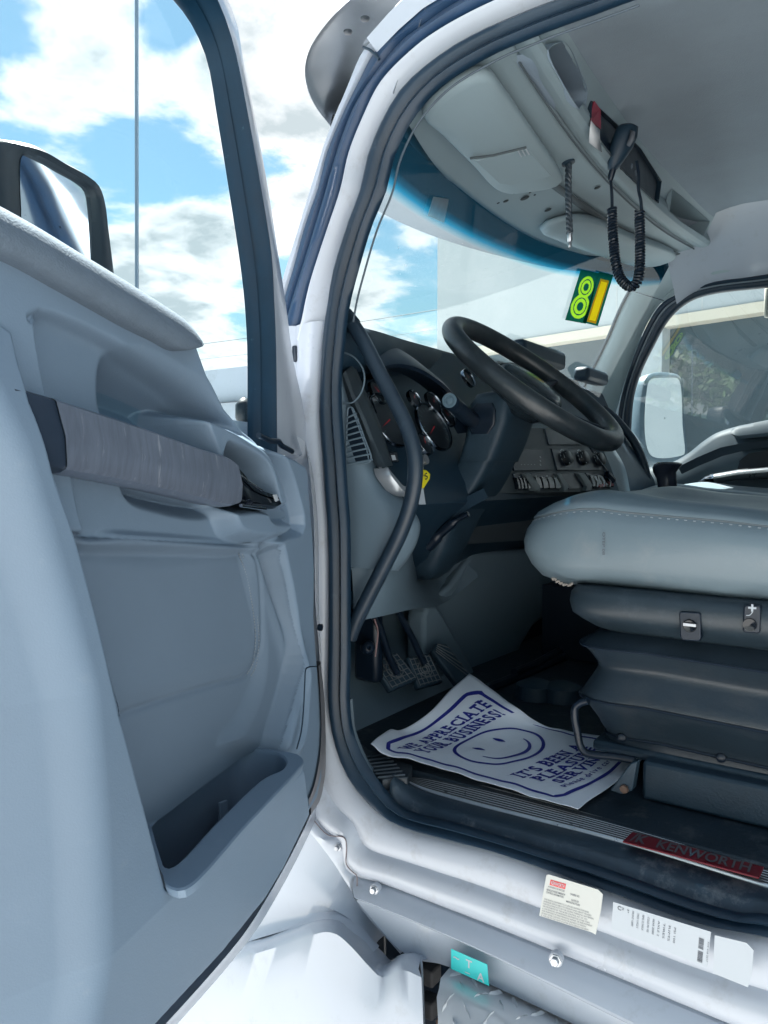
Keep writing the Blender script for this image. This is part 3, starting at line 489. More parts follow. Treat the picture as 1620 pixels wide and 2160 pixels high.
# ---- stainless visor over the windshield
va = [onZ(a, b, z) for a, b, z in [(697, 266, 2.59), (668, 228, 2.59), (650, 190, 2.592), (643, 145, 2.6), (655, 100, 2.61), (695, 42, 2.62), (735, 2, 2.63), (800, -50, 2.63)]]
vb = [onZ(a, b, z) for a, b, z in [(706, 258, 2.60), (716, 235, 2.605), (728, 205, 2.61), (742, 168, 2.615), (760, 118, 2.62), (785, 70, 2.63), (810, 35, 2.64), (850, -20, 2.65)]]
va, vb = sm(va, 40), sm(vb, 40)
vl = sm([onZ(a, b, z) for a, b, z in [(697, 266, 2.592), (667, 228, 2.61), (648, 190, 2.635), (644, 140, 2.655), (668, 72, 2.665), (714, 20, 2.68), (745, -10, 2.69), (815, -60, 2.69)]], 40)
xa = sm([va[0], (.39, 1.13, 2.59), (.62, 1.24, 2.59), (.98, 1.26, 2.59), (1.4, 1.17, 2.59), (1.75, 1.04, 2.60), (1.98, .8, 2.62)], 40); xb = sm([(.12, .80, 2.605), (.3, .86, 2.61), (.6, .93, 2.62), (.98, .95, 2.64), (1.4, .93, 2.64), (1.7, .86, 2.64), (1.92, .74, 2.62)], 40); xl = shift(xa, (0, -.01, .07)); xl[0] = vl[0]  # hidden far run of the visor, shaped to keep sun out of the cab
ev = MB(); ev.loft([shift(xl, (0, -.2, .05)), xl, xa]); ev.loft([shift(vl, (.15, 0, .02)), vl, lerp(vl, va, .5), va]); evo = ev.build('visor_lip', chrome, truck, angle=70)
ev = MB(); vi = lerp(va, vb, .22); ev.loft([xa, [p+np.array([0, 0, .012]) for p in lerp(xa, xb, .22)], xb]); ev.loft([va, [p+np.array([0, 0, .006]) for p in lerp(va, vb, .06)], [p+np.array([0, 0, .012]) for p in vi], [p+np.array([0, 0, .02]) for p in lerp(va, vb, .6)], [p+np.array([.06, 0, .03]) for p in vb]]); ev.build('visor_underside', mat('steel_underside', (.16, .185, .21), .35, metal=.7, var=.2, vscale=12, dirt=(.10, .11, .12), dscale=20, dlo=.66, dhi=.75), truck, angle=70)
ev = MB()
for a, b_ in ((734, 66), (770, 38)): c = onZ(a, b_, 2.61); ev.lathe([(.008, 0), (.007, -.003), (.004, -.004), (0, -.004)], c, (0, 0, 1), 10)
buildsep(ev, 'visor_bolt', mirrf, truck)
# ================================================================ driver door, swung open
door = empty('door', dW(0, 1.3), parent=truck, label='open driver door seen from its inner side')
def inside(poly, X, Y):
    r = np.zeros(X.shape, bool); n = len(poly); j = n-1
    for i in range(n):
        xi, yi = poly[i]; xj, yj = poly[j]
        c = ((yi > Y) != (yj > Y)) & (X < (xj-xi)*(Y-yi)/(yj-yi+1e-12)+xi); r ^= c; j = i
    return r
def sdf(poly, X, Y):                                       # signed distance, positive inside
    D = np.full(X.shape, 1e9); n = len(poly)
    for i in range(n):
        a = np.array(poly[i]); b = np.array(poly[(i+1) % n]); ab = b-a; L = ab@ab+1e-12
        t = np.clip(((X-a[0])*ab[0]+(Y-a[1])*ab[1])/L, 0, 1); D = np.minimum(D, np.hypot(X-a[0]-t*ab[0], Y-a[1]-t*ab[1]))
    return np.where(inside(poly, X, Y), D, -D)
def reg(px, d, n=0):
    P = [dS(a, b, d) for a, b in px]
    return [tuple(p) for p in sm(P, n, True)] if n else P
ss = lambda x, a, b: (lambda t: t*t*(3-2*t))(np.clip((x-a)/(b-a), 0, 1))
ds, dz = .0016, .0016
S, Z = np.meshgrid(np.arange(-.04, .90, ds), np.arange(1.19, 2.115, dz))
Hh = np.full(S.shape, .045)
def rel(px, d, w0, w1, n=90, h=None):
    global Hh
    k = ss(sdf(reg(px, d, n), S, Z), w0, w1); Hh = Hh*(1-k)+(d if h is None else h)*k
TRIM = [(-60, 385), (0, 425), (130, 505), (250, 583), (335, 637), (385, 675), (418, 718), (440, 780), (480, 850), (518, 898), (560, 931), (592, 943), (630, 962), (648, 974), (654, 990), (658, 1050), (664, 1120), (668, 1200), (667, 1300), (672, 1380), (679, 1450), (684, 1550), (683, 1640), (672, 1690), (655, 1719), (600, 1830), (560, 1897), (470, 2010), (330, 2162), (240, 2250), (-100, 2500), (-400, 2500), (-400, 200)]
trimP = reg(TRIM, .045)
UP = [(32, 690), (34, 672), (48, 662), (75, 668), (140, 692), (230, 737), (330, 790), (400, 834), (428, 858), (450, 880), (520, 915), (563, 948), (585, 990), (605, 1050), (616, 1100), (612, 1122), (575, 1136), (548, 1152), (400, 1146), (250, 1137), (150, 1133), (108, 990), (60, 840)]
rel(UP, .024, -.004, .010, h=.024)                           # upper trough below the belt
# belt: rolled edge
pass
rel([(150, 800), (158, 768), (178, 756), (220, 764), (300, 800), (370, 842), (405, 880), (420, 930), (420, 980), (300, 945), (160, 880)], -.012, -.012, .045, h=-.045)   # pull-handle hollow
rel([(212, 1010), (300, 1025), (420, 1058), (440, 1075), (390, 1092), (300, 1080), (225, 1050)], .0, -.004, .022, h=-.012)
# door-release cup: raised frame, hollow in it
rel([(430, 882), (470, 892), (530, 925), (562, 950), (583, 990), (604, 1050), (615, 1100), (611, 1122), (580, 1134), (530, 1132), (505, 1120), (488, 1075), (484, 1040), (455, 960)], .052, -.010, .008, h=.055)
rel([(480, 935), (505, 940), (520, 946), (550, 964), (569, 985), (582, 1020), (590, 1055), (592, 1078), (540, 1080), (490, 1075), (470, 1000)], .054, -.003, .014, h=.0)
rel([(540, 1076), (600, 1070), (606, 1095), (560, 1104), (545, 1094)], .035, -.004, .008, h=.036)
# lower insert hollow and the raised rib in front of it
rel([(80, 1131), (150, 1133), (300, 1140), (450, 1148), (550, 1152), (556, 1180), (570, 1240), (582, 1310), (588, 1380), (580, 1440), (560, 1510), (545, 1560), (535, 1640), (420, 1720), (315, 1770), (250, 1790), (180, 1500), (100, 1200)], .008, -.006, .018, h=.008)
cpoly = reg([(80, 1150), (300, 1150), (515, 1155), (535, 1220), (545, 1300), (546, 1370), (530, 1420), (480, 1440), (380, 1470), (250, 1510), (100, 1550)], .008, 90)
Hh += .006*ss(sdf(cpoly, S, Z), -.002, .03)
rib = reg([(556, 1158), (580, 1150), (612, 1240), (640, 1330), (652, 1400), (648, 1500), (640, 1590), (520, 1578), (560, 1510), (586, 1440), (590, 1380), (584, 1310)], .05, 90)
Hh += .012*ss(sdf(rib, S, Z), -.008, .03)
ridge = np.array(sm([dS(a, b, .06) for a, b in [(585, 1150), (612, 1235), (638, 1330), (652, 1400), (653, 1450), (646, 1530), (632, 1585)]], 60))
rd = np.full(S.shape, 1e9)
for a, b in zip(ridge[:-1], ridge[1:]):
    ab = b-a; t = np.clip(((S-a[0])*ab[0]+(Z-a[1])*ab[1])/(ab@ab), 0, 1); rd = np.minimum(rd, np.hypot(S-a[0]-t*ab[0], Z-a[1]-t*ab[1]))
Hh += .008*np.exp(-(rd/.012)**2)
# groove lines: insert seam, cover joint at the front
def groove(px, d, depth=.004, wid=.0032):
    global Hh
    q = np.array(sm([dS(a, b, d) for a, b in px], 40)); g = np.full(S.shape, 1e9)
    for a, b in zip(q[:-1], q[1:]):
        ab = b-a; t = np.clip(((S-a[0])*ab[0]+(Z-a[1])*ab[1])/(ab@ab+1e-12), 0, 1); g = np.minimum(g, np.hypot(S-a[0]-t*ab[0], Z-a[1]-t*ab[1]))
    Hh -= depth*np.exp(-(g/wid)**2)
groove([(100, 1130), (150, 1132), (300, 1139), (450, 1147), (552, 1152)], .022, .006, .004)
groove([(34, 674), (48, 664), (75, 670), (140, 694), (230, 739), (330, 792), (400, 836), (428, 860), (450, 882), (520, 917), (560, 948)], .030, .005, .003)
groove([(250, 1513), (330, 1484), (400, 1462), (470, 1441), (528, 1421), (546, 1375), (546, 1310), (536, 1230), (518, 1160)], .013, .0028, .004)
# raised border at the rear and below, continuous round the corner; the map pocket is cut out of it
RB = [(-400, 300), (-60, 640), (24, 700), (40, 770), (62, 850), (110, 995), (160, 1140), (205, 1310), (250, 1505), (300, 1690), (340, 1846), (352, 1872), (378, 1881), (400, 1872), (637, 1610), (644, 1622), (649, 1660), (655, 1716), (600, 1830), (560, 1897), (470, 2010), (330, 2162), (240, 2250), (-100, 2500), (-400, 2700)]
def low_d(a, b):
    d = .09
    for _ in range(12): z = dS(a, b, d)[1]; d = .5*d+.5*(.091-.22*max(0, 1.44-z))
    return dS(a, b, d)
def up_d(a, b):
    d = .085
    for _ in range(14): z = dS(a, b, d)[1]; d = .5*d+.5*(.0885-.02*float(ss(np.array(z), 1.60, 2.06))-.045*float(ss(np.array(z), 1.86, 2.05)))
    return dS(a, b, d)
RBD = [low_d(a, b) if b > 1600 and not (a < 350 and b < 1900) else up_d(a, b) for a, b in RB]
rbs = sdf(RBD, S, Z); kb = ss(rbs, -.0022, .0022)
line = np.array([dS(a, b, .09) for a, b in [(40, 640), (100, 900), (170, 1200), (225, 1450), (245, 1750), (255, 2160), (258, 2400)]]); sl_ = np.interp(Z, line[::-1, 1], line[::-1, 0])
bd_ = .091+.0*S-.62*np.maximum(0, S-sl_-.008)*ss(S, sl_-.004, sl_+.05)+.10*np.maximum(0, S-sl_-.10)
zl = np.interp(S, [0, .6], [1.452, 1.452]); bd_ = bd_-.22*np.maximum(0, 1.44-Z)-.02*ss(Z, 1.60, 2.06)
bd_ = bd_-.045*ss(Z, 1.86, 2.05)
# front end turned back to the shell and rounded outline
ts = sdf(trimP, S, Z); wg_ = 1-(1-ss(ts, .0, .035))*ss(Z, 1.86, 1.90); Hh = .047*(1-wg_)+Hh*wg_; edge_ = .030*(1-ss(ts, -.001, .014))**2
Hrb = bd_-.005*(1-ss(rbs, -.0005, .005))**2-edge_; Hh = Hh-edge_
insert = sdf(reg([(60, 1131), (150, 1133), (300, 1140), (450, 1148), (550, 1152), (556, 1180), (570, 1240), (582, 1310), (588, 1380), (580, 1440), (560, 1510), (545, 1560), (535, 1640), (420, 1720), (315, 1770), (250, 1790), (180, 1500)], .01, 90), S, Z)
def panel(nm, H_, field, m_, extra=None, snap=True):       # the part of the relief where field > 0, its border drawn along field = 0
    gz, gs = np.gradient(field, dz, ds); gl_ = gz**2+gs**2+1e-6
    k = (field < 0) & (field > -.0045) if snap else np.zeros(S.shape, bool)
    S2 = np.where(k, S-field*gs/gl_, S); Z2 = np.where(k, Z-field*gz/gl_, Z); ok = field > 0
    P = DH+DU*S2[..., None]+DN*H_[..., None]; P[..., 2] = Z2
    c = ok[:-1, :-1] | ok[1:, :-1] | ok[:-1, 1:] | ok[1:, 1:]
    if extra is not None: c &= extra[:-1, :-1] & extra[1:, 1:]
    ii, jj = np.nonzero(c); W_ = S.shape[1]; q = np.stack([ii*W_+jj, ii*W_+jj+1, (ii+1)*W_+jj+1, (ii+1)*W_+jj], 1); u, inv = np.unique(q, return_inverse=True)
    b = MB(); b.v = [tuple(p) for p in P.reshape(-1, 3)[u]]; b.f = inv.reshape(-1, 4).tolist(); b.m = [0]*len(b.f); return b.build(nm, m_, door, angle=180)
open_ = ~((Z < 1.459) & (S > .235))
panel('trim_panel', Hh, np.minimum(np.minimum(ts, -insert+.0), .02-rbs), doorg, open_)
panel('insert_panel', Hh, np.minimum(np.minimum(insert+.0005, ts), .02-rbs), doori, open_)
panel('door_border', Hrb, rbs, doorg)
RBp = RBD; cv = [np.array(p) for p in RBp[1:11]]; cvs = sm(cv, 160)
b = MB(); b.loft([[dW(p[0], p[1], float(np.interp(0, [0], [0]))+h) for p in cvs] for h in (-.03, .02, .05)]) if False else None
def hat(p, A_): 
    j = int(np.clip(round((p[0]-S[0, 0])/ds), 0, S.shape[1]-1)); i = int(np.clip(round((p[1]-Z[0, 0])/dz), 0, S.shape[0]-1)); return A_[i, j]
top_h = [hat(p, bd_)-.0048 for p in cvs]; b = MB(); b.loft([[dW(p[0]+.001, p[1], h) for p, h in zip(cvs, top_h)], [dW(p[0]+.002, p[1], h-.02) for p, h in zip(cvs, top_h)], [dW(p[0]+.003, p[1], -.01) for p in cvs]]); b.build('border_return', doorg, door, angle=60)
cw2 = sm([np.array(p) for p in RBp[15:22]], 120); th2 = [hat(p, bd_)-.004 for p in cw2]; b = MB(); b.loft([[dW(p[0], p[1], h) for p, h in zip(cw2, th2)], [dW(p[0], p[1]-.001, h-.012) for p, h in zip(cw2, th2)], [dW(p[0]+.001, p[1]-.003, .012) for p in cw2], [dW(p[0]+.002, p[1]-.004, -.02) for p in cw2]]); b.build('border_return', doorg, door, angle=60)
zz = np.linspace(1.25, 2.06, 60); hc = [hat((.895, z), Hrb) for z in zz]; b = MB(); sc_ = lambda s_, f: [dW(s_, z, f(h)) for z, h in zip(zz, hc)]
b.loft([sc_(.885, lambda h: h-.004), sc_(.900, lambda h: h+.002), sc_(.915, lambda h: h-.004), sc_(.922, lambda h: h-.02), sc_(.925, lambda h: -.02)]); b.build('border_end', doorg, door, angle=60)
b = MB(); b.loft([sc_(.925, lambda h: .02), sc_(.930, lambda h: .0), sc_(.930, lambda h: -.055)]); b.loft([[dW(.42+.51*t, 1.985, d) for t in np.linspace(0, 1, 20)] for d in (.03, -.055)]); b.build('door_end', white, door, angle=60)
# map pocket: a tray whose rim lies level, hung on the insert
ZR = 1.463
rim_o = [(352, 1868), (345, 1850), (338, 1835), (300, 1712), (312, 1690), (420, 1634), (513, 1577), (560, 1579), (625, 1590), (637, 1597), (641, 1606), (630, 1622), (520, 1740), (402, 1868), (380, 1877)]
rim_i = [(346, 1826), (340, 1812), (322, 1750), (312, 1700), (330, 1682), (420, 1632), (505, 1583), (540, 1581), (585, 1588), (601, 1600), (602, 1614), (590, 1626), (560, 1638), (460, 1730), (360, 1828)]
ro = sm([onZ(a, b, ZR) for a, b in rim_o], 120, True); ri = sm([onZ(a, b, ZR) for a, b in rim_i], 120, True)
pk = MB(); cI = sum(ri)/len(ri)
down = lambda r, s, z: [np.array([*(cI+(p-cI)*s)[:2], z]) for p in r]
pk.loft([down(ro, .97, ZR-.012), down(ro, .994, ZR-.005), down(ro, .999, ZR-.0015), lerp(ro, ri, .06), lerp(ro, ri, .5), lerp(ro, ri, .9), down(ri, 1.0, ZR-.002), down(ri, .992, ZR-.006), down(ri, .985, ZR-.03), shift(down(ri, .96, ZR-.09), -DN*.012), shift(down(ri, .90, ZR-.165), -DN*.035), shift(down(ri, .4, ZR-.17), -DN*.035), shift(down(ri, .02, ZR-.17), -DN*.035)], cu=True)
pk.build('map_pocket', doorg, door, angle=28)
cj = MB(); cj.tube(sm([dP(a, b, .066) for a, b in [(668, 1406), (652, 1407), (645, 1412), (643, 1440), (640, 1500), (635, 1545), (626, 1580)]], 50), .0011, 6); cj.tube([dP(a, b, .098) for a, b in [(405, 1872), (520, 1746), (637, 1612)]], .0012, 6); cj.build('panel_joint', dashd, door)
pm = MB(); c = onZ(470, 1690, ZR-.05); pm.box(c+np.array([.0, .0, -.05]), (.014, .004, .10)); pm.build('pocket_rib', doorg, door, bevel=.001)
# armrest pad on the belt
AP0 = [(-120, 386), (0, 448), (60, 482), (130, 524), (250, 596), (335, 650), (372, 676), (392, 698), (403, 718), (405, 730)]
AP1 = [(-120, 478), (0, 534), (60, 562), (130, 602), (200, 642), (280, 688), (340, 718), (372, 736), (390, 740), (400, 737)]
p0 = sm([dP(a, b-6, .04) for a, b in AP0], 50); p1 = sm([dP(a, b, .058) for a, b in AP1], 50); ap = MB()
ap.loft([[p*(1-t)+q*t+DN*h for p, q in zip(p0, p1)] for t, h in [(-.10, -.08), (-.06, -.02), (0, .004), (.12, .012), (.35, .016), (.65, .015), (.88, .010), (.97, .003), (1.0, -.006), (1.01, -.05)]]); ap.build('belt_pad', padm, door, angle=70)
# grab bar: brushed face with a dark end piece
def gb(G0, G1, nm, m_, grow=0.):
    g0, g1 = sm([dP(a, b, .070+grow) for a, b in G0], 40), sm([dP(a, b, .070+grow) for a, b in G1], 40)
    b = MB(); b.loft([[p*(1-t)+q*t+DN*h for p, q in zip(g0, g1)] for t, h in [(.35, -.055), (.05, -.045), (-.05, -.026), (-.045, -.014), (-.01, -.004), (.03, -.0005), (.10, .0), (.5, .003), (.88, .0), (.94, -.002), (.985, -.008), (1.0, -.018), (.96, -.04), (.65, -.055)]], cap=False)
    for k in (0, -1): b.loft([[p0*(1-t)+q0*t+DN*h for t, h in ((.35, -.055), (.05, -.045), (-.05, -.026), (-.01, -.004))] for p0, q0 in ((g0[k], g1[k]),)]+[[p0*(1-t)+q0*t+DN*h for t, h in ((.65, -.055), (.96, -.04), (1.0, -.018), (.94, -.002))] for p0, q0 in ((g0[k], g1[k]),)])
    return b.build(nm, m_, door, angle=32)
gb([(30, 815), (66, 826), (117, 841)], [(88, 985), (112, 992), (143, 999)], 'grab_bar_end', mat('bar_end_dark', (.022, .036, .06), .42, var=.2), -.002)
gb([(119, 841), (200, 868), (320, 908), (430, 948), (488, 967), (504, 980)], [(145, 999), (230, 1013), (330, 1033), (430, 1056), (492, 1070), (511, 1064)], 'grab_bar', brush)
# release lever: gloss black, in the cup
r0 = sm([dP(a, b, .058) for a, b in [(492, 968), (512, 990), (530, 1015), (556, 1032), (577, 1040), (588, 1048)]], 20); r1 = sm([dP(a, b, .058) for a, b in [(508, 1066), (530, 1070), (560, 1073), (582, 1074), (590, 1066)]], 20)
rl = MB(); rl.loft([[p*(1-t)+q*t+DN*h for p, q in zip(r0, r1)] for t, h in [(.3, -.05), (0, -.03), (0, -.008), (.1, .0), (.32, .001), (.36, -.003), (.40, .001), (.8, .003), (.96, -.002), (1, -.012), (.8, -.05)]], cap=False); rl.build('release_lever', blackg, door, angle=40)
ch = MB(); ch.tube([dP(a, b, .066) for a, b in [(508, 1066), (535, 1070), (560, 1073)]], .0022, 8); ch.tube([dP(a, b, .064) for a, b in [(503, 1000), (530, 1020), (552, 1034)]], .0014, 8); ch.build('lever_trim', chrome, door)
lb = MB(); lb.prism([dP(a, b, .064) for a, b in [(578, 1044), (584, 1043), (588, 1055), (583, 1058)]], -DN*.002); lb.build('lever_label', stickw, door)
# stitching: little dashes
def stitches(px, d, n, ln=.5, r=.0008):
    q = sm([dP(a, b, d) for a, b in px], n*2+1); b = MB()
    for i in range(n): b.tube([q[2*i], q[2*i]*(1-ln*2)+q[2*i+1]*ln*2 if ln < .5 else q[2*i+1]], r, 5)
    return b
b = stitches([(500, 1158), (520, 1215), (534, 1290), (539, 1350), (533, 1400), (520, 1424)], .0165, 46); b2 = stitches([(507, 1158), (527, 1215), (541, 1290), (546, 1352), (540, 1404), (528, 1428)], .0165, 46)
b.loft([]) if False else None
for q in (b2,): o_ = len(b.v); b.v += q.v; b.f += [[o_+i for i in f] for f in q.f]; b.m += q.m
b.uv = {}; b.build('stitching', mat('thread', (.26, .29, .32), .8), door)
# shell: white edge under and before the trim, lower seal strip
so = reg([(628, 962), (645, 974), (650, 1000), (662, 1120), (666, 1300), (674, 1400), (680, 1560), (678, 1660), (660, 1715), (620, 1800), (575, 1882), (530, 1955), (470, 2030), (340, 2175), (200, 2330), (-150, 2700)], .0, 0)
so = sm([np.array(p) for p in so], 90)
sh = MB(); sh.loft([[dW(p[0]+o1, p[1]+o2, d) for p in so] for o1, o2, d in [(.05, .03, .02), (.008, .002, .012), (0, -.004, .0), (-.002, -.010, -.012), (0, -.012, -.03), (.004, -.010, -.045), (.03, .02, -.05)]]+[[dW(p[0]*.6+.5*.4, p[1]*.6+1.55*.4, -.05) for p in so]]); sh.build('door_shell', white, door, angle=60)
outm = MB(); outm.loft([[dW(s, z, -.055) for s in (.0, .93)] for z in (1.22, 1.93)]+[[dW(s, z, -.049) for s in (.0, .93)] for z in (1.93, 1.22)]); outm.build('door_skin', white, door)
ls0 = sm([dP(a, b, -.02) for a, b in [(571, 1886), (558, 1908), (520, 1965), (450, 2045), (340, 2170), (250, 2270)]], 40); ls1 = sm([dP(a, b, -.03) for a, b in [(548, 1912), (545, 1935), (520, 1975), (456, 2055), (352, 2180), (262, 2285)]], 40)
lsb = MB(); lsb.loft([shift(ls0, (0, 0, .004)), [p-DN*.004 for p in lerp(ls0, ls1, .2)], [p+DN*.003 for p in lerp(ls0, ls1, .45)], [p-DN*.003 for p in lerp(ls0, ls1, .7)], ls1, [p-DN*.03 for p in ls1]]); lsb.build('lower_seal', mat('seal_strip', (.20, .19, .23), .25, metal=.5, var=.5, vscale=50, dirt=(.6, .6, .6), dscale=40, dlo=.55, dhi=.7), door)
pv = MB(); pv.prism([dP(a, b, -.02) for a, b in [(538, 1912), (547, 1905), (545, 1945), (532, 1952), (520, 1966), (530, 1938)]], -DN*.01); pv.build('seal_end', mat('seal_end_brown', (.30, .24, .24), .5, var=.3, vscale=60), door, bevel=.001)
# worn dark corner cover at the front
wc = MB(); w0 = sm([dP(a, b, .050) for a, b in [(672, 1405), (676, 1470), (678, 1540), (674, 1600), (662, 1660), (650, 1690)]], 24); w1 = sm([dP(a, b, .028) for a, b in [(676, 1395), (684, 1470), (687, 1550), (686, 1630), (676, 1685), (656, 1718)]], 24)
wc.loft([w0, [p+DN*.002 for p in lerp(w0, w1, .5)], w1, [p-DN*.03 for p in w1]]); wc.build('corner_cover', mat('worn_cover', (.17, .17, .18), .5, var=.25, vscale=50, stretch=(1, 1, .15), dirt=(.28, .24, .24), dscale=40, dlo=.5, dhi=.75, damt=.7), door)
c = dP(672, 1323, .03); b = MB(); b.lathe([(.006, 0), (.006, .006), (0, .008)], c, DN, 10); b.build('trim_clip', black, door)
# window frame: white outer frame, black channel, glass
FR = [(-40, 330, 432, 462), (0, 370, 452, 481), (50, 408, 472, 500), (125, 441, 493, 513), (250, 463, 518, 538), (400, 487, 545, 566), (538, 508, 567, 587), (627, 519, 572, 601), (720, 525, 576, 613), (772, 526, 577, 621), (860, 526, 578, 640), (960, 526, 579, 652)]
def fr(k, d, dx=0):
    P = [np.array(dS(f[k]+dx, f[0], d)) for f in FR][::-1]
    P = P+[np.array([.50, P[-1][1]+.03+.012*k]), np.array([.66, P[-1][1]+.045+.015*k]), np.array([.84, P[-1][1]+.045+.016*k]), np.array([.89+.012*k, P[-1][1]+.0]), np.array([.90+.014*k, P[-1][1]-.12]), np.array([.90+.014*k, 2.05])]
    return [dW(p[0], p[1], d) for p in sm(P, 80)]
g_, b_, w_ = fr(1, -.025), fr(2, .006), fr(3, -.012)
wf = MB(); wf.loft([[p-DN*.02-DU*.03 for p in b_], b_, [p+DN*.004 for p in lerp(b_, w_, .25)], [p+DN*.002 for p in lerp(b_, w_, .7)], w_, [p-DN*.012 for p in w_], [p-DN*.05 for p in w_]]); wf.build('window_frame', white, door, angle=60)
ch2 = MB(); ch2.loft([[p*(1-t)+q*t+DN*h for p, q in zip(g_, b_)] for t, h in [(0.02, -.004), (0, 0), (.10, .004), (.36, .004), (.44, -.004), (.50, -.004), (.56, .004), (.72, .010), (.86, .010), (.97, .006), (1.0, -.004), (1.0, -.02)]]); ch2.build('window_channel', mat('channel_rubber', (.004, .024, .048), .5, spec=.22, var=.3, vscale=25, dirt=(.10, .2, .24), dscale=45, dlo=.66, dhi=.8, damt=.35), door, angle=50)
gl = MB(); gg = [p-DN*.004 for p in g_]; low = [dW(max(.0, float((p-DH)@DU)), min(1.88, p[2]), -.03) for p in gg]; gl.loft([gg, low]); gl.build('window_glass', gd, door)
# mirror on its arm beyond the glass
MD = -.26
mo = sm([dP(a, b, MD) for a, b in [(-70, 300), (0, 295), (22, 297), (60, 306), (110, 335), (168, 366), (198, 392), (213, 430), (222, 490), (232, 565), (242, 660), (235, 690), (100, 640), (-40, 600), (-80, 500)]], 90, True)
mi = sm([dP(a, b, MD+.004) for a, b in [(40, 345), (44, 330), (56, 326), (72, 334), (120, 362), (165, 388), (183, 405), (188, 440), (192, 560), (190, 620), (120, 600), (48, 520), (42, 440)]], 90, True)
cm = sum(mo)/len(mo)
hb = MB(); hb.loft([[cm+(p-cm)*.95+DN*.0 for p in mi], mi, [p+DN*.012 for p in lerp(mi, mo, .15)], [p+DN*.016 for p in lerp(mi, mo, .6)], [p+DN*.008 for p in lerp(mi, mo, .93)], mo, [p-DN*.05 for p in mo], [cm+(p-cm)*.9-DN*.10 for p in mo], [cm+(p-cm)*.4-DN*.12 for p in mo], [cm+(p-cm)*.01-DN*.12 for p in mo]], cu=True)
hb.build('mirror_housing', mirrf, door, angle=60)
cmi = sum(mi)/len(mi); MN = DN*.93+np.array([-.25, 0, .10]); MN /= np.linalg.norm(MN)
mg = MB(); mg.loft([[p+DN*.002 for p in mi], [cmi+(p-cmi)*.02+DN*.002 for p in mi]], cu=True); mg.build('mirror_glass', mirrm, door)
am = MB(); am.tube([dW(.36, 2.02, -.05), dW(.45, 2.0, -.14), cm-DN*.05+np.array([0, 0, -.08])], .02, 12); am.build('mirror_arm', mirrf, door)
# aerial on the mirror bracket
a_top = dP(288, -120, -.34); a_bot = dP(288.5, 640, -.34); ae = MB(); ae.tube([a_bot+np.array([0, 0, -.12]), a_bot, a_top], [.006, .0036, .0034], 10); ae.build('aerial', mat('aerial_grey', (.18, .24, .30), .4, metal=.4), truck)
bb = MB(); c = dP(515, 868, -.06); bb.lathe([(.010, -.02), (.014, -.01), (.014, .01), (.006, .02), (0, .022)], c, (0, 0, 1), 12); bb.build('window_guide', mirrf, door)
wl = MB(); wl.tube([dP(a, b, .03) for a, b in [(545, 918), (570, 930), (588, 931), (594, 940), (616, 952)]], .004, 8); wl.build('belt_seal', black, door)
# ================================================================ windshield and overhead
HDR = [(800, 175), (835, 240), (862, 285), (906, 345), (960, 390), (1060, 465), (1130, 505), (1200, 530), (1285, 555), (1360, 557), (1425, 538)]
SEM = [(1040, 40), (1085, 115), (1120, 170), (1200, 285), (1260, 360), (1330, 430), (1400, 487), (1485, 536)]
hdr = sm([onH(a, b) for a, b in HDR], 90); sem = sm([onH(a, b) for a, b in SEM], 90)
hdr = [np.array([max(p[0], .03), p[1], p[2]]) for p in hdr]; sem = [np.array([max(p[0], .03), p[1], p[2]]) for p in sem]
hz_ = lambda x: 2.475+.09*(x-.75)
wsp = lambda x, z: np.array([x, wsY(x, z), z])
wind = empty('windshield', (.98, 1.0, 2.3), parent=truck)
xs = np.linspace(.02, 1.93, 60)
TE = [(790, 372), (815, 395), (855, 424), (895, 450), (960, 486), (1050, 526), (1160, 562), (1225, 574), (1330, 592), (1390, 588)]
te = sm([onW(a, b+14) for a, b in TE], 60)
te = [wsp(p[0], p[2]) for p in te]
xs = [p[0] for p in te]
topr = [wsp(x, hz_(x)+.05) for x in xs]; botr = [wsp(x, 1.98) for x in xs]
b = MB(); b.loft([topr]+[[wsp(x, (hz_(x)+.05)*(1-t)+p[2]*t) for x, p in zip(xs, te)] for t in (.25, .5, .75)]+[te]); b.build('tint_band', gt, wind)
b = MB(); b.loft([[wsp(x, p[2]*(1-t)+1.98*t) for x, p in zip(xs, te)] for t in (0, .25, .5, .75, 1)]); b.build('windshield_pane', gw, wind)
b = MB(); q = sm([onW(a, c, .012) for a, c in [(907, 425), (940, 420), (944, 424), (925, 462), (900, 452)]], 5)
b.prism([onW(a, c, .006) for a, c in [(914, 415), (946, 420), (936, 470), (902, 455)]], (0, -.001, 0)); b.build('toll_tag', tagw, wind, label='small white tag high on the tint band')
def wquad(px, off): return [onW(a, c, off) for a, c in px]
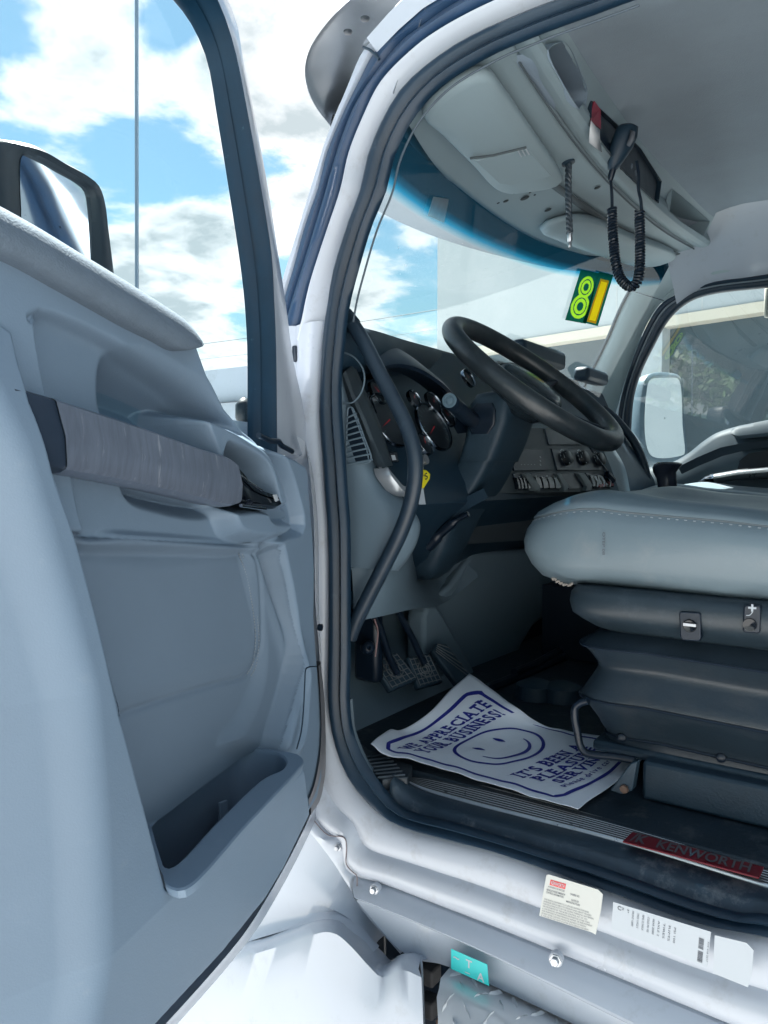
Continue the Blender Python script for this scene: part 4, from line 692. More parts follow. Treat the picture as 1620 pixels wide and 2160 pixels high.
# number stickers
for px_, lab in (([(1225, 569), (1263, 576), (1236, 683), (1192, 675)], 'green window sticker with a lime outlined 8'), ([(1264, 573), (1294, 580), (1261, 688), (1229, 680)], 'green window sticker with a yellow 1')):
    Q = wquad(px_, .008); uu, vv_ = np.linspace(0, 1, 61), np.linspace(0, 1, 111); Uc, Vc = np.meshgrid((uu[1:]+uu[:-1])/2, (vv_[1:]+vv_[:-1])/2)
    pt = lambda u, v: (Q[3]*(1-u)+Q[2]*u)*(1-v)+(Q[0]*(1-u)+Q[1]*u)*v; G = [[pt(u, v) for u in uu] for v in vv_]
    if '8' in lab:
        r1_, r2_ = np.hypot((Uc-.53)/.37, (Vc-.70)/.21), np.hypot((Uc-.50)/.43, (Vc-.315)/.245); r_ = np.minimum(r1_, r2_)
        cls = np.where((r_ < 1) & (r1_ > .36) & (r2_ > .36), 1, 0); cls[((np.abs(r1_-.68) < .05) & (r2_ > .66)) | ((np.abs(r2_-.68) < .045) & (r1_ > .66))] = 0; names = ('sticker_sheet', 'lime_digit'); ms = (greenm, limem)
    else:
        dx, dy = np.abs(Uc-.54), np.abs(Vc-.46); cls = np.where((dx < .30) & (dy < .42), 2, 0); cls[(dx < .21) & (dy < .375)] = 1; names = ('sticker_sheet', 'yellow_digit', 'digit_border'); ms = (greenm, yellowm, orangem)
    so_ = empty('number_sticker', sum(Q)/4, parent=None); tag(so_, 'green sticker with a lime outlined 8 on the windshield' if '8' in lab else 'green sticker with a yellow bar-like 1 on the windshield', 'window sticker', 'number stickers on the windshield')
    for k in range(len(names)):
        b = MB(); b.v = [tuple(p) for r in G for p in r]; ii, jj = np.nonzero(cls == k); b.f = np.stack([ii*61+jj, ii*61+jj+1, (ii+1)*61+jj+1, (ii+1)*61+jj], 1).tolist(); b.m = [0]*len(b.f)
        used = sorted({i for f in b.f for i in f}); mp2 = {q: n for n, q in enumerate(used)}; b.v = [b.v[i] for i in used]; b.f = [[mp2[i] for i in f] for f in b.f]; b.build(names[k], ms[k], so_)
# ---- underside of the overhead console
oc = empty('overhead_console', (.95, .65, 2.6), parent=truck)
b = MB(); b.loft([[p+np.array([0, .03, .05]) for p in hdr], [p+np.array([0, .004, .006]) for p in hdr], hdr]+[[p+HN*h for p in lerp(hdr, sem, t)] for t, h in ((.06, -.004), (.3, .0), (.7, .004), (.96, .0))]+[sem, [p+np.array([0, -.004, .008]) for p in sem], [p+np.array([0, -.004, .05]) for p in sem]])
b.build('console_soffit', consg, oc, angle=60)
CE = [(1150, 0, 2.50), (1195, 65, 2.535), (1245, 145, 2.62), (1310, 240, 2.67), (1360, 310, 2.69), (1435, 390, 2.70), (1498, 452, 2.70), (1530, 471, 2.70)]
cei = sm([onZ(a, c, z) for a, c, z in CE], 240); se2 = sm([p+np.array([0, -.006, .004]) for p in sem], 240)
tt = np.linspace(0, 1, 70)
bul = np.interp(tt, [0, .04, .12, .25, .38, .46, .52, .60, 1], [0, .010, .022, .030, .026, .014, .002, 0, 0])
grid = np.array([[p*(1-t)+q*t+np.array([0, -.75, -.66])*h for p, q in zip(se2, cei)] for t, h in zip(tt, bul)])
def proj(P): q = P-CAM; w_ = q@FW; return np.stack([810+FPX*(q@RT)/w_, 1080-FPX*(q@UPV)/w_], -1)
gpx = proj(grid)
def onC(a, c):
    i = np.argmin(((gpx-np.array([a, c]))**2).sum(-1)); return grid.reshape(-1, 3)[i]
cub = [[(1152, 104), (1186, 88), (1224, 156), (1236, 196), (1234, 214), (1221, 230), (1182, 168)], [(1246, 212), (1300, 262), (1350, 312), (1393, 382), (1387, 428), (1310, 358), (1243, 268)], [(1417, 398), (1450, 425), (1495, 466), (1482, 497), (1440, 470), (1410, 446)]]
cen = (gpx[:-1, :-1]+gpx[1:, 1:])/2; kill2 = np.zeros(cen.shape[:2], bool)
for c_ in cub: kill2 |= inside(c_, cen[..., 0], cen[..., 1])
n_ = grid.shape[1]; ii, jj = np.nonzero(~kill2); b = MB(); b.v = [tuple(p) for p in grid.reshape(-1, 3)]
b.f = np.stack([ii*n_+jj, ii*n_+jj+1, (ii+1)*n_+jj+1, (ii+1)*n_+jj], 1).tolist(); b.m = [0]*len(b.f); b.build('console_front', consg, oc, angle=60)
for k, c_ in enumerate(cub):
    P = [onC(a, c) for a, c in c_]; b = MB(); rim = sm(P, 60, True) if k == 0 else [P[i]*(1-t)+P[(i+1) % len(P)]*t for i in range(len(P)) for t in np.linspace(0, 1, 10, endpoint=False)]
    ctr = sum(rim)/len(rim); bk_ = np.array([0, .9, .12])*(.012 if k == 1 else .09)
    b.loft([[p+np.array([0, -.003, -.002]) for p in rim], rim, [p+bk_ for p in rim], [ctr+(p-ctr)*.02+bk_ for p in rim]], cu=True); b.build('storage_cubby', (mat('cubby_grey', (.30, .38, .46), .7) if k == 0 else consg) if k != 1 else dashd, oc, angle=50)
b = MB(); b.tube([p+np.array([0, -.002, -.003]) for p in sem[6:]], .0022, 6); b.build('console_joint', mat('joint_grey', (.10, .13, .15), .8), oc)
# ceiling lining and side of the roof over the far door
b = MB(); c90 = cei[::4]; b.loft([shift(c90, (0, .012, .0)), c90, shift(c90, (0, -.012, .006)), shift(c90, (0, -.10, .012)), shift(c90, (0, -.3, .015)), shift(c90, (0, -.8, .015)), shift(c90, (0, -1.6, .0))]); b.build('ceiling_lining', headl, truck, angle=60)
PWO = [(1395, 640), (1427, 620), (1462, 604), (1508, 592), (1620, 577), (1760, 566)]
pwo = sm([onX(a, c, 1.95) for a, c in PWO], 40); cs_ = sm([onZ(a, c, z) for a, c, z in [(1485, 537, 2.655), (1512, 500, 2.68), (1530, 473, 2.698), (1560, 475, 2.692), (1620, 481, 2.682), (1760, 491, 2.67)]], 40)
far = np.array([0, -1.0, 0])
rw = lambda r: r+[r[-1]+far]
b = MB(); b.loft([rw(pwo), [p+np.array([-.02, 0, .004]) for p in rw(lerp(pwo, cs_, .1))], rw(lerp(pwo, cs_, .5)), rw(lerp(pwo, cs_, .95)), rw([p+np.array([.0, 0, .02]) for p in cs_])]); b.build('roof_side_trim', pilg, truck, angle=50)
# sun visors
def visor(main, flap, lift, nm='sun_visor', lab=None):
    v = empty(nm, onH(*main[0], lift), parent=truck); 
    if lab: v['label'] = lab
    P = sm([onH(a, c, lift) for a, c in main], 70, True); c0 = sum(P)/len(P); b = MB()
    b.loft([[c0+(p-c0)*.93+HN*(lift*.8) for p in P], [c0+(p-c0)*.985+HN*.010 for p in P], P, [c0+(p-c0)*.985-HN*.008 for p in P], [c0+(p-c0)*.93-HN*.012 for p in P], [c0+(p-c0)*.5-HN*.013 for p in P], [c0+(p-c0)*.01-HN*.013 for p in P]], cu=True); b.build('visor_panel', consg, v, angle=80)
    if flap:
        P = [onH(a, c, lift+.014) for a, c in flap]; b = MB(); b.prism(P, HN*.004); b.build('visor_flap', consg, v, bevel=.002)
    return v
v1 = visor([(890, 232), (930, 190), (1000, 150), (1030, 150), (1060, 185), (1130, 285), (1178, 355), (1186, 374), (1176, 386), (1090, 402), (1055, 398), (990, 336), (930, 276)], [(1000, 340), (1115, 316), (1165, 372), (1075, 392), (1052, 388)], .022)
b = MB(); b.tube([onH(a, c, .037) for a, c in [(992, 334), (1040, 328), (1110, 311)]], .0022, 6); b.build('flap_joint', mat('joint_grey2', (.07, .09, .10), .8), v1)
b = MB()
for k in range(3): b.tube([onH(1093+k*8, 318-k*2, .039), onH(1100+k*8, 330-k*2, .039)], .0014, 6)
b.build('visor_mark', stickw, v1)
v2 = visor([(1138, 482), (1150, 473), (1190, 460), (1225, 457), (1262, 466), (1320, 492), (1424, 542), (1400, 554), (1360, 560), (1300, 546), (1240, 526), (1165, 498)], None, .018)
gr = MB(); A_ = sm([onH(a, c, .004) for a, c in [(1165, 388), (1215, 425), (1262, 456), (1320, 490), (1428, 536)]], 30); gr.tube(A_, .012, 8, flat=.35); gr.build('visor_gap', mat('gap_dark', (.08, .10, .11), .9), oc)
b = MB()
for a, c, r_ in ((1050, 428, .005), (1067, 424, .007), (1107, 418, .011), (1085, 407, .003), (1118, 406, .003), (1095, 403, .002), (1128, 411, .003), (1156, 443, .009), (1260, 396, .008)):
    p = onH(a, c, .002); b.lathe([(r_, 0), (r_*.8, .001), (0, .001)], p, -HN, 14)
buildsep(b, 'screw_hole', mat('hole_dark', (.03, .04, .045), .8), oc)
def clip(a, c, r_):
    b = MB(); p = onH(a, c, .010); b.lathe([(r_*1.2, -.012), (r_*1.15, .0), (r_, .006), (r_*.5, .008), (r_*.4, .004), (0, .004)], p, -HN, 18); b.build('visor_clip', pilg, oc)
clip(1066, 388, .013); clip(1180, 497, .014); clip(905, 230, .008)
# ---- far pillar, far door window, far door
b = MB(); q0 = sm([onX(a, c, 1.90) for a, c in [(1385, 540), (1345, 583), (1328, 613), (1308, 652), (1280, 718), (1238, 803), (1215, 850)]], 30); q1 = sm([onX(a, c, 1.95) for a, c in [(1450, 600), (1412, 624), (1393, 641), (1369, 676), (1346, 727), (1323, 791), (1290, 900)]], 30)
b.loft([[p*(1-t)+q*t+np.array([-h, 0, 0]) for p, q in zip(q0, q1)] for t, h in ((-.02, -.03), (0, 0), (.06, .012), (.3, .03), (.6, .035), (.9, .015), (1, 0))]); b.build('far_pillar', pilg, truck, angle=60)
b = MB(); b.tube([onX(a, c, 1.86) for a, c in [(1328, 612), (1360, 622), (1400, 634)]], .0016, 6); b.tube([p+np.array([-.012, -.004, 0]) for p in q0[3:]], .006, 6); b.build('pillar_joint', dashd, truck)
PO = [(1620, 577), (1508, 592), (1462, 604), (1427, 620), (1393, 641), (1369, 676), (1346, 727), (1323, 791), (1305, 860), (1293, 960), (1293, 1010)]
PI = [(1620, 606), (1508, 619), (1462, 632), (1430, 653), (1404, 683), (1376, 734), (1353, 782), (1337, 833), (1330, 907), (1329, 986), (1330, 1010)]
po = sm([onX(1780, 556, 1.95)]+[onX(a, c, 1.95) for a, c in PO], 80); pi_ = sm([onX(1780, 584, 1.96)]+[onX(a, c, 1.96) for a, c in PI], 80)
b = MB(); b.loft([[p*(1-t)+q*t+np.array([-h, 0, 0]) for p, q in zip(po, pi_)] for t, h in ((0, -.01), (.05, .004), (.2, .010), (.36, .008), (.42, .0), (.47, .0), (.52, .008), (.75, .012), (.95, .006), (1, -.01))]); b.build('far_seal', rubber, truck, angle=60)
b = MB(); b.tube([p*(.56)+q*.44+np.array([-.004, 0, 0]) for p, q in zip(po, pi_)][4:], .0035, 6); b.build('far_seal_glint', mat('seal_glint', (.22, .26, .29), .3), truck)  # pale tube draws the silver highlight line along the seal
fdr = empty('far_door', (1.98, .4, 1.7), parent=truck, label='closed far door with window and grab bar')
BL = [(1322, 990), (1380, 984), (1420, 974), (1452, 956), (1482, 932), (1510, 914), (1545, 902), (1580, 894), (1620, 886), (1780, 862)]
bl = sm([onX(a, c, 1.96) for a, c in BL], 60); bl2 = sm([onX(a, c, 1.93) for a, c in [(1322, 1000), (1380, 994), (1424, 983), (1458, 964), (1488, 942), (1514, 925), (1548, 916), (1582, 909), (1620, 902), (1780, 880)]], 60)
b = MB(); b.loft([shift(bl, (.04, 0, .0)), bl, bl2, [np.array([1.90, p[1], 1.80]) for p in bl2], [np.array([1.93, p[1], 1.40]) for p in bl2]]); b.build('far_door_panel', dashg, fdr, angle=50)
w0 = [p+np.array([.008, 0, 0]) for p in pi_]; b = MB(); b.loft([w0, [np.array([1.968, min(p[1], .95), 1.78]) for p in w0]]); b.build('far_window_glass', gp, fdr)
b = MB(); P0 = sm([onX(a, c, 1.90) for a, c in [(1541, 911), (1548, 902), (1580, 894), (1620, 887), (1780, 868)]], 30); P1 = sm([onX(a, c, 1.88) for a, c in [(1543, 916), (1556, 924), (1585, 923), (1620, 920), (1780, 905)]], 30)
b.loft([shift(P0, (.04, 0, 0)), P0, [p+np.array([-.012, 0, 0]) for p in lerp(P0, P1, .3)], [p+np.array([-.012, 0, 0]) for p in lerp(P0, P1, .8)], P1, shift(P1, (.03, 0, 0))]); b.build('far_belt_pad', dashg, fdr)
b = MB(); b.loft([[onX(a, c, 1.895) for a, c in l] for l in ([(1430, 985), (1470, 965), (1520, 944), (1570, 934), (1620, 928), (1780, 910)], [(1438, 1000), (1476, 982), (1524, 962), (1572, 950), (1620, 943), (1780, 925)])]); b.build('far_trough', dashd, fdr)
b = MB(); b.prism([onX(a, c, 1.889) for a, c in [(1556, 988), (1560, 972), (1580, 956), (1620, 950), (1760, 940), (1760, 1010), (1560, 1010)]], (.004, 0, 0)); b.build('far_hollow', black, fdr)
b = MB(); b.tube([onX(a, c, 1.85) for a, c in [(1508, 1010), (1560, 1001), (1620, 996), (1780, 985)]], .030, 12, flat=.6); b.build('far_grab_bar', silver, fdr); b = MB(); b.tube([onX(a, c, 1.85) for a, c in [(1470, 1024), (1492, 1012), (1509, 1008)]], [.012, .024, .030], 12, flat=.6); b.build('far_lever', chrome, fdr)
# far mirror
mq = [(1357, 975), (1356, 810), (1364, 793), (1380, 786), (1410, 786), (1430, 791), (1438, 806), (1443, 900), (1447, 972), (1438, 982), (1400, 986)]; gq = [(1372, 960), (1368, 805), (1375, 799), (1400, 797), (1428, 798), (1434, 806), (1440, 900), (1444, 956), (1440, 960)]
fm = sm([onX(a, c, 2.26) for a, c in mq], 70, True); fg = sm([onX(a, c, 2.25) for a, c in gq], 70, True); cf = sum(fm)/len(fm); ax_ = np.array([-.42, -.9, .12]); ax_ /= np.linalg.norm(ax_)
def facing(P, c, n): return [onP(*proj(p), c, n) for p in P]
fm = facing(fm, cf, ax_); fg = facing(fg, cf+ax_*.006, ax_); cf = sum(fm)/len(fm); cg = sum(fg)/len(fg)
b = MB(); b.loft([[cg+(p-cg)*.9 for p in fg], fg, [p+ax_*.008 for p in lerp(fg, fm, .3)], [p+ax_*.004 for p in lerp(fg, fm, .9)], fm, [p-ax_*.05 for p in fm], [cf+(p-cf)*.8-ax_*.09 for p in fm], [cf+(p-cf)*.02-ax_*.10 for p in fm]], cu=True); b.build('far_mirror_housing', mat('mirror_shell', (.10, .15, .18), .4), fdr, angle=60)
b = MB(); b.loft([[p+ax_*.001 for p in fg], [cg+(p-cg)*.02+ax_*.001 for p in fg]], cu=True); b.build('far_mirror_glass', mirrm, fdr)
b = MB(); b.tube([cf-ax_*.05+np.array([0, 0, -.20]), cf-ax_*.06+np.array([-.06, -.0, -.24]), np.array([1.99, .84, 1.84])], .022, 10); b.build('far_mirror_arm', mirrf, fdr)
b = MB(); b.box(onX(1625, 637, 1.985)+np.array([0, -.03, .0]), (.02, .10, .11)); b.build('far_cream_mirror', mat('mirror_cream', (.62, .60, .52), .3), fdr, bevel=.01)  # plain cream block stands in for a small convex mirror
# ---- hanging things overhead
mic = empty('handheld_microphone', onC(1310, 360), 'black handheld radio microphone hooked on the overhead console with a coiled cord', 'microphone')
XM = .70
mp_ = lambda a, c, x=XM: onX(a, c, x)
b = MB(); st = [(1322, 264, .016, .010), (1323, 270, .024, .016), (1318, 290, .027, .018), (1310, 310, .027, .018), (1303, 328, .022, .017), (1297, 345, .016, .014), (1293, 356, .011, .010), (1292, 360, .006, .006)]
rows = []
for a, c, w_, d_ in st:
    p = mp_(a, c); rows.append([p+RT*w_*math.cos(t)*1.0+np.array([_fh[0], _fh[1], 0])*d_*math.sin(t) for t in np.linspace(0, 2*math.pi, 20, endpoint=False)])
b.loft(rows, cu=True, cap=True); b.build('microphone_body', dashd, mic, angle=60)
b = MB(); b.loft([[mp_(a, c, XM-.022) for a, c in l] for l in ([(1330, 274), (1328, 290), (1322, 306)], [(1340, 278), (1338, 294), (1328, 309)])]); b.build('talk_button', mat('button_grey', (.10, .115, .135), .6), mic, solid=.004)
b = MB(); b.tube([mp_(a, c) for a, c in [(1293, 356), (1289, 372), (1287, 381)]], [.008, .007, .005], 10); cp = [(1288, 381), (1290, 400), (1291, 420), (1291, 440)]; b.tube(sm([mp_(a, c) for a, c in cp], 14), .0035, 8)
b.tube(sm([mp_(a, c) for a, c in [(1343, 340), (1347, 370), (1347, 400), (1352, 425), (1353, 445)]], 18), .0035, 8); b.build('straight_cord', black, mic)
path = sm([mp_(a, c) for a, c in [(1291, 440), (1292, 480), (1295, 520), (1299, 555), (1308, 585), (1320, 600), (1331, 605), (1342, 598), (1348, 578), (1350, 545), (1350, 500), (1349, 445)]], 900)
co = []; T = 58
for i, p in enumerate(path):
    t = path[min(i+1, 899)]-path[max(i-1, 0)]; t = t/np.linalg.norm(t); x = np.cross(t, _fh); x /= np.linalg.norm(x); y = np.cross(t, x); a = 2*math.pi*T*i/899
    co.append(p+(x*math.cos(a)+y*math.sin(a))*.0088)
b = MB(); b.tube(co, .0030, 6); b.build('coiled_cord', black, mic)
cord = empty('pull_cord', onH(1200, 340), 'black twisted pull cord with a metal end hanging between the visors', 'cord')
b = MB(); top_, bot_ = onH(1199, 343, .0), None; XC = top_[0]; ln = sm([onX(a, c, XC) for a, c in [(1199, 345), (1199, 400), (1200, 450), (1202, 492)]], 160)
for ph in (0, 2.1, 4.2): b.tube([p+(RT*math.cos(i*.19+ph)+_fh*math.sin(i*.19+ph))*.0035 for i, p in enumerate(ln)], .0040, 8)
b.build('cord_strands', mat('cord_dark', (.03, .045, .06), .45, var=.4, vscale=60), cord); b = MB(); b.lathe([(.002, .010), (.0055, .008), (.0055, -.010), (.0035, -.013), (.0045, -.018), (.003, -.024), (0, -.026)], onX(1202, 498, XC), (0, 0, 1), 14); b.build('cord_end', steel, cord)
b = MB(); b.lathe([(.014, .004), (.014, -.003), (.006, -.004), (0, -.004)], top_, HN, 16); b.build('cord_grommet', dashd, cord)
rad = empty('citizens_band_radio', onC(1340, 340), 'dark radio unit set into the middle slot of the overhead console', 'radio')
P = [onC(a, c)+np.array([0, .004, 0]) for a, c in [(1266, 236), (1348, 316), (1390, 384), (1384, 424), (1310, 356), (1262, 300)]]; b = MB(); b.prism(P, (0, .01, .001)); b.build('radio_face', black, rad, bevel=.002)
b = MB()
for a, c in ((1334, 342), (1343, 352), (1328, 350), (1338, 364)): b.lathe([(.007, 0), (.006, .008), (0, .009)], onC(a, c)+np.array([0, .002, 0]), (0, -1, -.3), 12)
buildsep(b, 'radio_knob', mat('knob_grey', (.14, .17, .20), .4), rad)
b = MB(); b.prism([onC(a, c)+np.array([0, -.004, -.002]) for a, c in [(1250, 212), (1264, 232), (1263, 270), (1243, 255), (1244, 235)]], (0, .002, 0)); o = b.build('red_card', redtag); tag(o, 'red card stuck in the overhead slot above the paper tag', 'card')
b = MB(); r_ = [[onC(a, c)-ray(a, c)*(.03+.012*k) for a, c in l] for k, l in enumerate(([(1246, 254), (1255, 264), (1266, 274)], [(1245, 275), (1256, 285), (1266, 294)], [(1243, 301), (1256, 312), (1271, 323)]))]; b.loft(r_); o = b.build('paper_tag', mat('tag_paper', (.62, .64, .66), .8, var=.08, vscale=90), None, solid=.0008); tag(o, 'crumpled white paper tag dangling from the overhead slot', 'tag')
# ================================================================ dashboard
dash = empty('dashboard', (.9, .9, 1.9), parent=truck)
TOP = [(718, 684, .05), (735, 682, .06), (762, 690, .09), (800, 700, .2), (850, 716, .38), (900, 730, .56), (1000, 757, 1.0), (1100, 779, 1.35), (1170, 792, 1.6), (1215, 800, 1.78), (1222, 808, 1.86)]
topd = sm([onX(*t) for t in TOP], 60)
b = MB(); fr_ = [np.array([p[0], wsY(p[0], 2.02)-.02, p[2]-.05]) for p in topd]
b.loft([fr_, [p*.5+q*.5+np.array([0, 0, .006]) for p, q in zip(fr_, topd)], [p+np.array([0, .02, .003]) for p in topd], topd, [p+np.array([0, -.005, -.012]) for p in topd], [p+np.array([0, .0, -.05]) for p in topd], [p+np.array([0, .03, -.075]) for p in topd]]); b.build('dash_top', dashd, dash, angle=60)
pd0, pdn = np.array([.3, .80, 1.91]), np.array([0, 1., -.52])
onD = lambda a, c, o=0.: onP(a, c, pd0+np.array([0, o, 0]), pdn)      # sloping face of the instrument panel, o = further in
b = MB(); xs_ = np.linspace(.085, 1.9, 30); b.loft([[np.array([x, y, z]) for x in xs_] for y, z in ((1.0, 2.16), (.955, 2.06), (.90, 1.99), (.845, 1.91), (.80, 1.83), (.79, 1.79), (.85, 1.74), (.90, 1.66), (.98, 1.60))]); b.build('dash_body', dashd, dash, angle=60)
# hood over the instruments
b = MB(); hl = sm([onD(a, c, -.045) for a, c in [(792, 790), (812, 772), (845, 768), (880, 776), (915, 795), (950, 824), (980, 866), (1000, 905)]], 40); hl2 = sm([onD(a, c, .0) for a, c in [(786, 800), (806, 782), (840, 778), (874, 786), (906, 804), (940, 834), (968, 874), (990, 912)]], 40)
b.loft([[p+np.array([0, .06, .05]) for p in hl], [p+np.array([0, .01, .012]) for p in hl], hl, [p+np.array([0, .004, -.006]) for p in hl], hl2, [p+np.array([0, .03, -.002]) for p in hl2]]); b.build('instrument_hood', black, dash, angle=60)
bezchrome = mat('gauge_chrome', (.20, .24, .28), .18, metal=1)
def gauge(a, c, r, ang, big=False):
    g = onD(a, c, -.002); ax = -pdn/np.linalg.norm(pdn); e = MB(); e.lathe([(r, 0), (r, .006), (r*.975, .008), (r*.94, .007), (r*.93, .003)], g, ax, 36); go = e.build('gauge', bezchrome, dash, angle=50)
    e = MB(); e.lathe([(r*.9, .002), (0, .002)], g, ax, 36); e.build('gauge_face', bladem, go)
    x = np.array([1., 0, 0]); y = np.cross(ax, x); d = x*math.cos(ang)+y*math.sin(ang); sd_ = np.cross(ax, d); e = MB()
    e.add([g+ax*.006+sd_*.0014, g+ax*.006-sd_*.0014, g+ax*.006+d*r*.75], [[0, 1, 2]]); e.build('gauge_needle', needle, go)
    e = MB()
    for k in range(15):
        t = math.radians(-40+k*260/14); d = x*math.cos(t)+y*math.sin(t); sd_ = np.cross(ax, d); L = .70 if k % 2 else .64
        e.add([g+ax*.004+d*r*L+sd_*r*.016, g+ax*.004+d*r*L-sd_*r*.016, g+ax*.004+d*r*.82-sd_*r*.016, g+ax*.004+d*r*.82+sd_*r*.016], [[0, 1, 2, 3]])
    e.build('gauge_ticks', mat('tick_print', (.10, .15, .17), .6) if 'tick_print' not in MATS else MATS['tick_print'], go)
for a, c, r, t in ((818, 888, .058, 3.6), (912, 902, .056, 3.7), (911, 851, .026, 1.), (942, 880, .025, 2.), (893, 938, .025, 1.2), (795, 830, .026, 2.2), (985, 800, .024, 2.), (870, 843, .02, 1.)): gauge(a, c, r, t)
b = MB()
for px_ in ([(817, 952), (838, 952), (843, 975), (824, 976)], [(773, 826), (780, 824), (797, 872), (787, 876)]): b.prism([onD(a, c, -.008) for a, c in px_], (0, .01, 0))
buildsep(b, 'rocker_switch', blackg, dash, bevel=.002)
b = MB(); b.prism([onD(a, c, -.0095) for a, c in [(826, 960), (833, 960), (836, 970), (829, 971)]], (0, .004, 0)); b.build('switch_icon', printw, dash)
# left end of the dash with its defroster vent
EC = [(760, 712, 722), (800, 714, 728), (845, 716, 743), (884, 717, 761), (948, 720, 787), (990, 722, 806), (1026, 724, 826), (1044, 726, 842), (1058, 727, 856), (1100, 729, 882), (1136, 730, 878), (1165, 731, 860), (1196, 732, 836)]
rows = [[onX(l_*(1-t)+r_*t, y+(8*t if y > 1150 else 0), .05+.012*t+.05*t**4) for t in np.linspace(0, 1, 14)] for y, l_, r_ in EC]
rows = [list(r) for r in zip(*[sm([r[k] for r in rows], 50) for k in range(14)])]
b = MB(); b.loft([r+[r[-1]+np.array([.025, .012, -.004]), r[-1]+np.array([.08, .07, 0])] for r in rows]); ec = b.build('dash_end_panel', dashg, dash, angle=60)
VN = [(735, 860), (742, 859), (747, 868), (757, 892), (770, 928), (783, 965), (781, 973), (773, 976), (738, 976), (733, 968), (731, 930), (732, 890)]
onEd = lambda a, c, h: onX(a, c, .054+.0075*(a-730)/55-h)
P = sm([onEd(a, c, .0012) for a, c in VN], 60, True); b = MB(); cv_ = sum(P)/len(P); b.loft([P, [cv_+(p-cv_)*.02 for p in P]], cu=True); b.build('vent_dark_sheet', black, dash)  # flat dark sheet stands in for the shaded recess behind the slats
b = MB()
for k in range(9):
    y0 = 876+k*12.2; xr = 747+(y0-868)*.35; b.tube([onEd(731, y0+6, .0035), onEd(xr+2, y0-4, .0035)], .0018, 6)
b.tube(sm([onEd(a, c, .0025) for a, c in VN], 60, True), .0016, 6, closed=True); b.tube([onEd(742, 862, .003), onEd(756, 900, .003), onEd(774, 950, .003), onEd(778, 972, .003)], .0012, 6); b.build('vent_slats', dashg, dash)
# bezel beside the instruments, silver corner
b = MB(); L1 = sm([onX(a, c, x) for a, c, x in [(724, 788, .062), (742, 838, .064), (761, 880, .066), (787, 944, .07), (809, 988, .074)]], 30); L2 = sm([onD(a, c, -.015) for a, c in [(742, 765), (765, 820), (790, 876), (806, 922), (824, 985)]], 30)
b.loft([shift(L1, (.01, .02, 0)), L1, [p+np.array([-.004, -.006, .002]) for p in lerp(L1, L2, .12)], [p+np.array([0, -.010, .004]) for p in lerp(L1, L2, .5)], [p+np.array([0, -.006, .003]) for p in lerp(L1, L2, .9)], L2, shift(L2, (.0, .04, 0))]); b.build('instrument_bezel', mat('bezel_dark', (.035, .050, .062), .45, var=.2), dash, angle=50)
b = MB(); L1 = sm([onD(a, c, -.020) for a, c in [(808, 988), (812, 1003), (826, 1024), (842, 1042), (858, 1048), (874, 1046)]], 24); L2 = sm([onD(a, c, -.030) for a, c in [(818, 985), (826, 996), (838, 1010), (848, 1022), (858, 1028), (874, 1026)]], 24)
b.loft([shift(L1, (0, .02, 0)), L1, [p+np.array([0, -.006, .0]) for p in lerp(L1, L2, .4)], L2, shift(L2, (0, .02, 0))]); b.build('silver_corner', silver, dash, angle=60)
b = MB(); q = sm([onX(a, c, x) for a, c, x in [(722, 742, .05), (745, 752, .05), (764, 775, .05), (769, 800, .05), (762, 828, .05), (745, 848, .05), (724, 851, .05)]], 50); b.tube(q, .0016, 8); b.build('loose_cable', dashg, dash)
# knee panel under the dash
KR = [[(738, 1196, .055), (806, 1188, .085), (850, 1160, .17), (882, 1108, .60), (905, 1055, .66), (960, 1040, .5)], [(742, 1203, .056), (806, 1196, .088), (850, 1175, .175), (885, 1130, .60), (915, 1085, .67), (970, 1060, .51)], [(745, 1250, .06), (800, 1250, .1), (850, 1238, .2), (900, 1200, .62), (940, 1150, .68), (1000, 1110, .56)], [(746, 1300, .07), (795, 1292, .12), (858, 1276, .25), (945, 1252, .62), (1003, 1205, .70), (1060, 1160, .66)], [(746, 1312, .075), (795, 1302, .125), (860, 1287, .26), (950, 1264, .62), (1008, 1216, .70), (1066, 1170, .67)]]
kr = [sm([onX(*q) for q in r[:-1]], 30) for r in KR]; b = MB(); b.loft([shift(kr[0], (0, .01, .01))]+kr+[shift(kr[-1], (0, .25, -.015))]); b.build('knee_panel', mat('knee_grey', (.095, .14, .175), .55, var=.08, bump=.1, bscale=600), dash, angle=50)
b = MB(); b.tube([p+np.array([0, -.001, 0]) for p in kr[0][:16]], .0018, 6); b.build('panel_joint', black, dash)
# centre stack: climate controls and switch rows
C0, Cn = np.array([.95, .775, 1.84]), np.array([.09, 1., -.40]); onK = lambda a, c, o=0.: onP(a, c, C0+np.array([0, o, 0]), Cn)
b = MB(); fr1 = sm([onK(a, c) for a, c in [(1040, 905), (1180, 905), (1278, 925)]], 12); fr2 = sm([onK(a, c) for a, c in [(1000, 1040), (1180, 1038), (1306, 1036)]], 12)
b.loft([shift(fr1, (.02, .12, .03)), fr1, lerp(fr1, fr2, .5), fr2, shift(fr2, (0, .03, -.012))]); b.build('centre_stack', mat('stack_grey', (.045, .062, .072), .5, var=.15, bump=.1), dash, angle=40)
b = MB()
for px_ in ([(1075, 948), (1142, 947), (1158, 992), (1085, 993)], [(1164, 947), (1258, 949), (1283, 992), (1176, 992)], [(1150, 905), (1240, 905), (1250, 938), (1158, 938)]): b.prism([onK(a, c, -.004) for a, c in px_], (0, .006, 0))
buildsep(b, 'control_face', black, dash, bevel=.001)
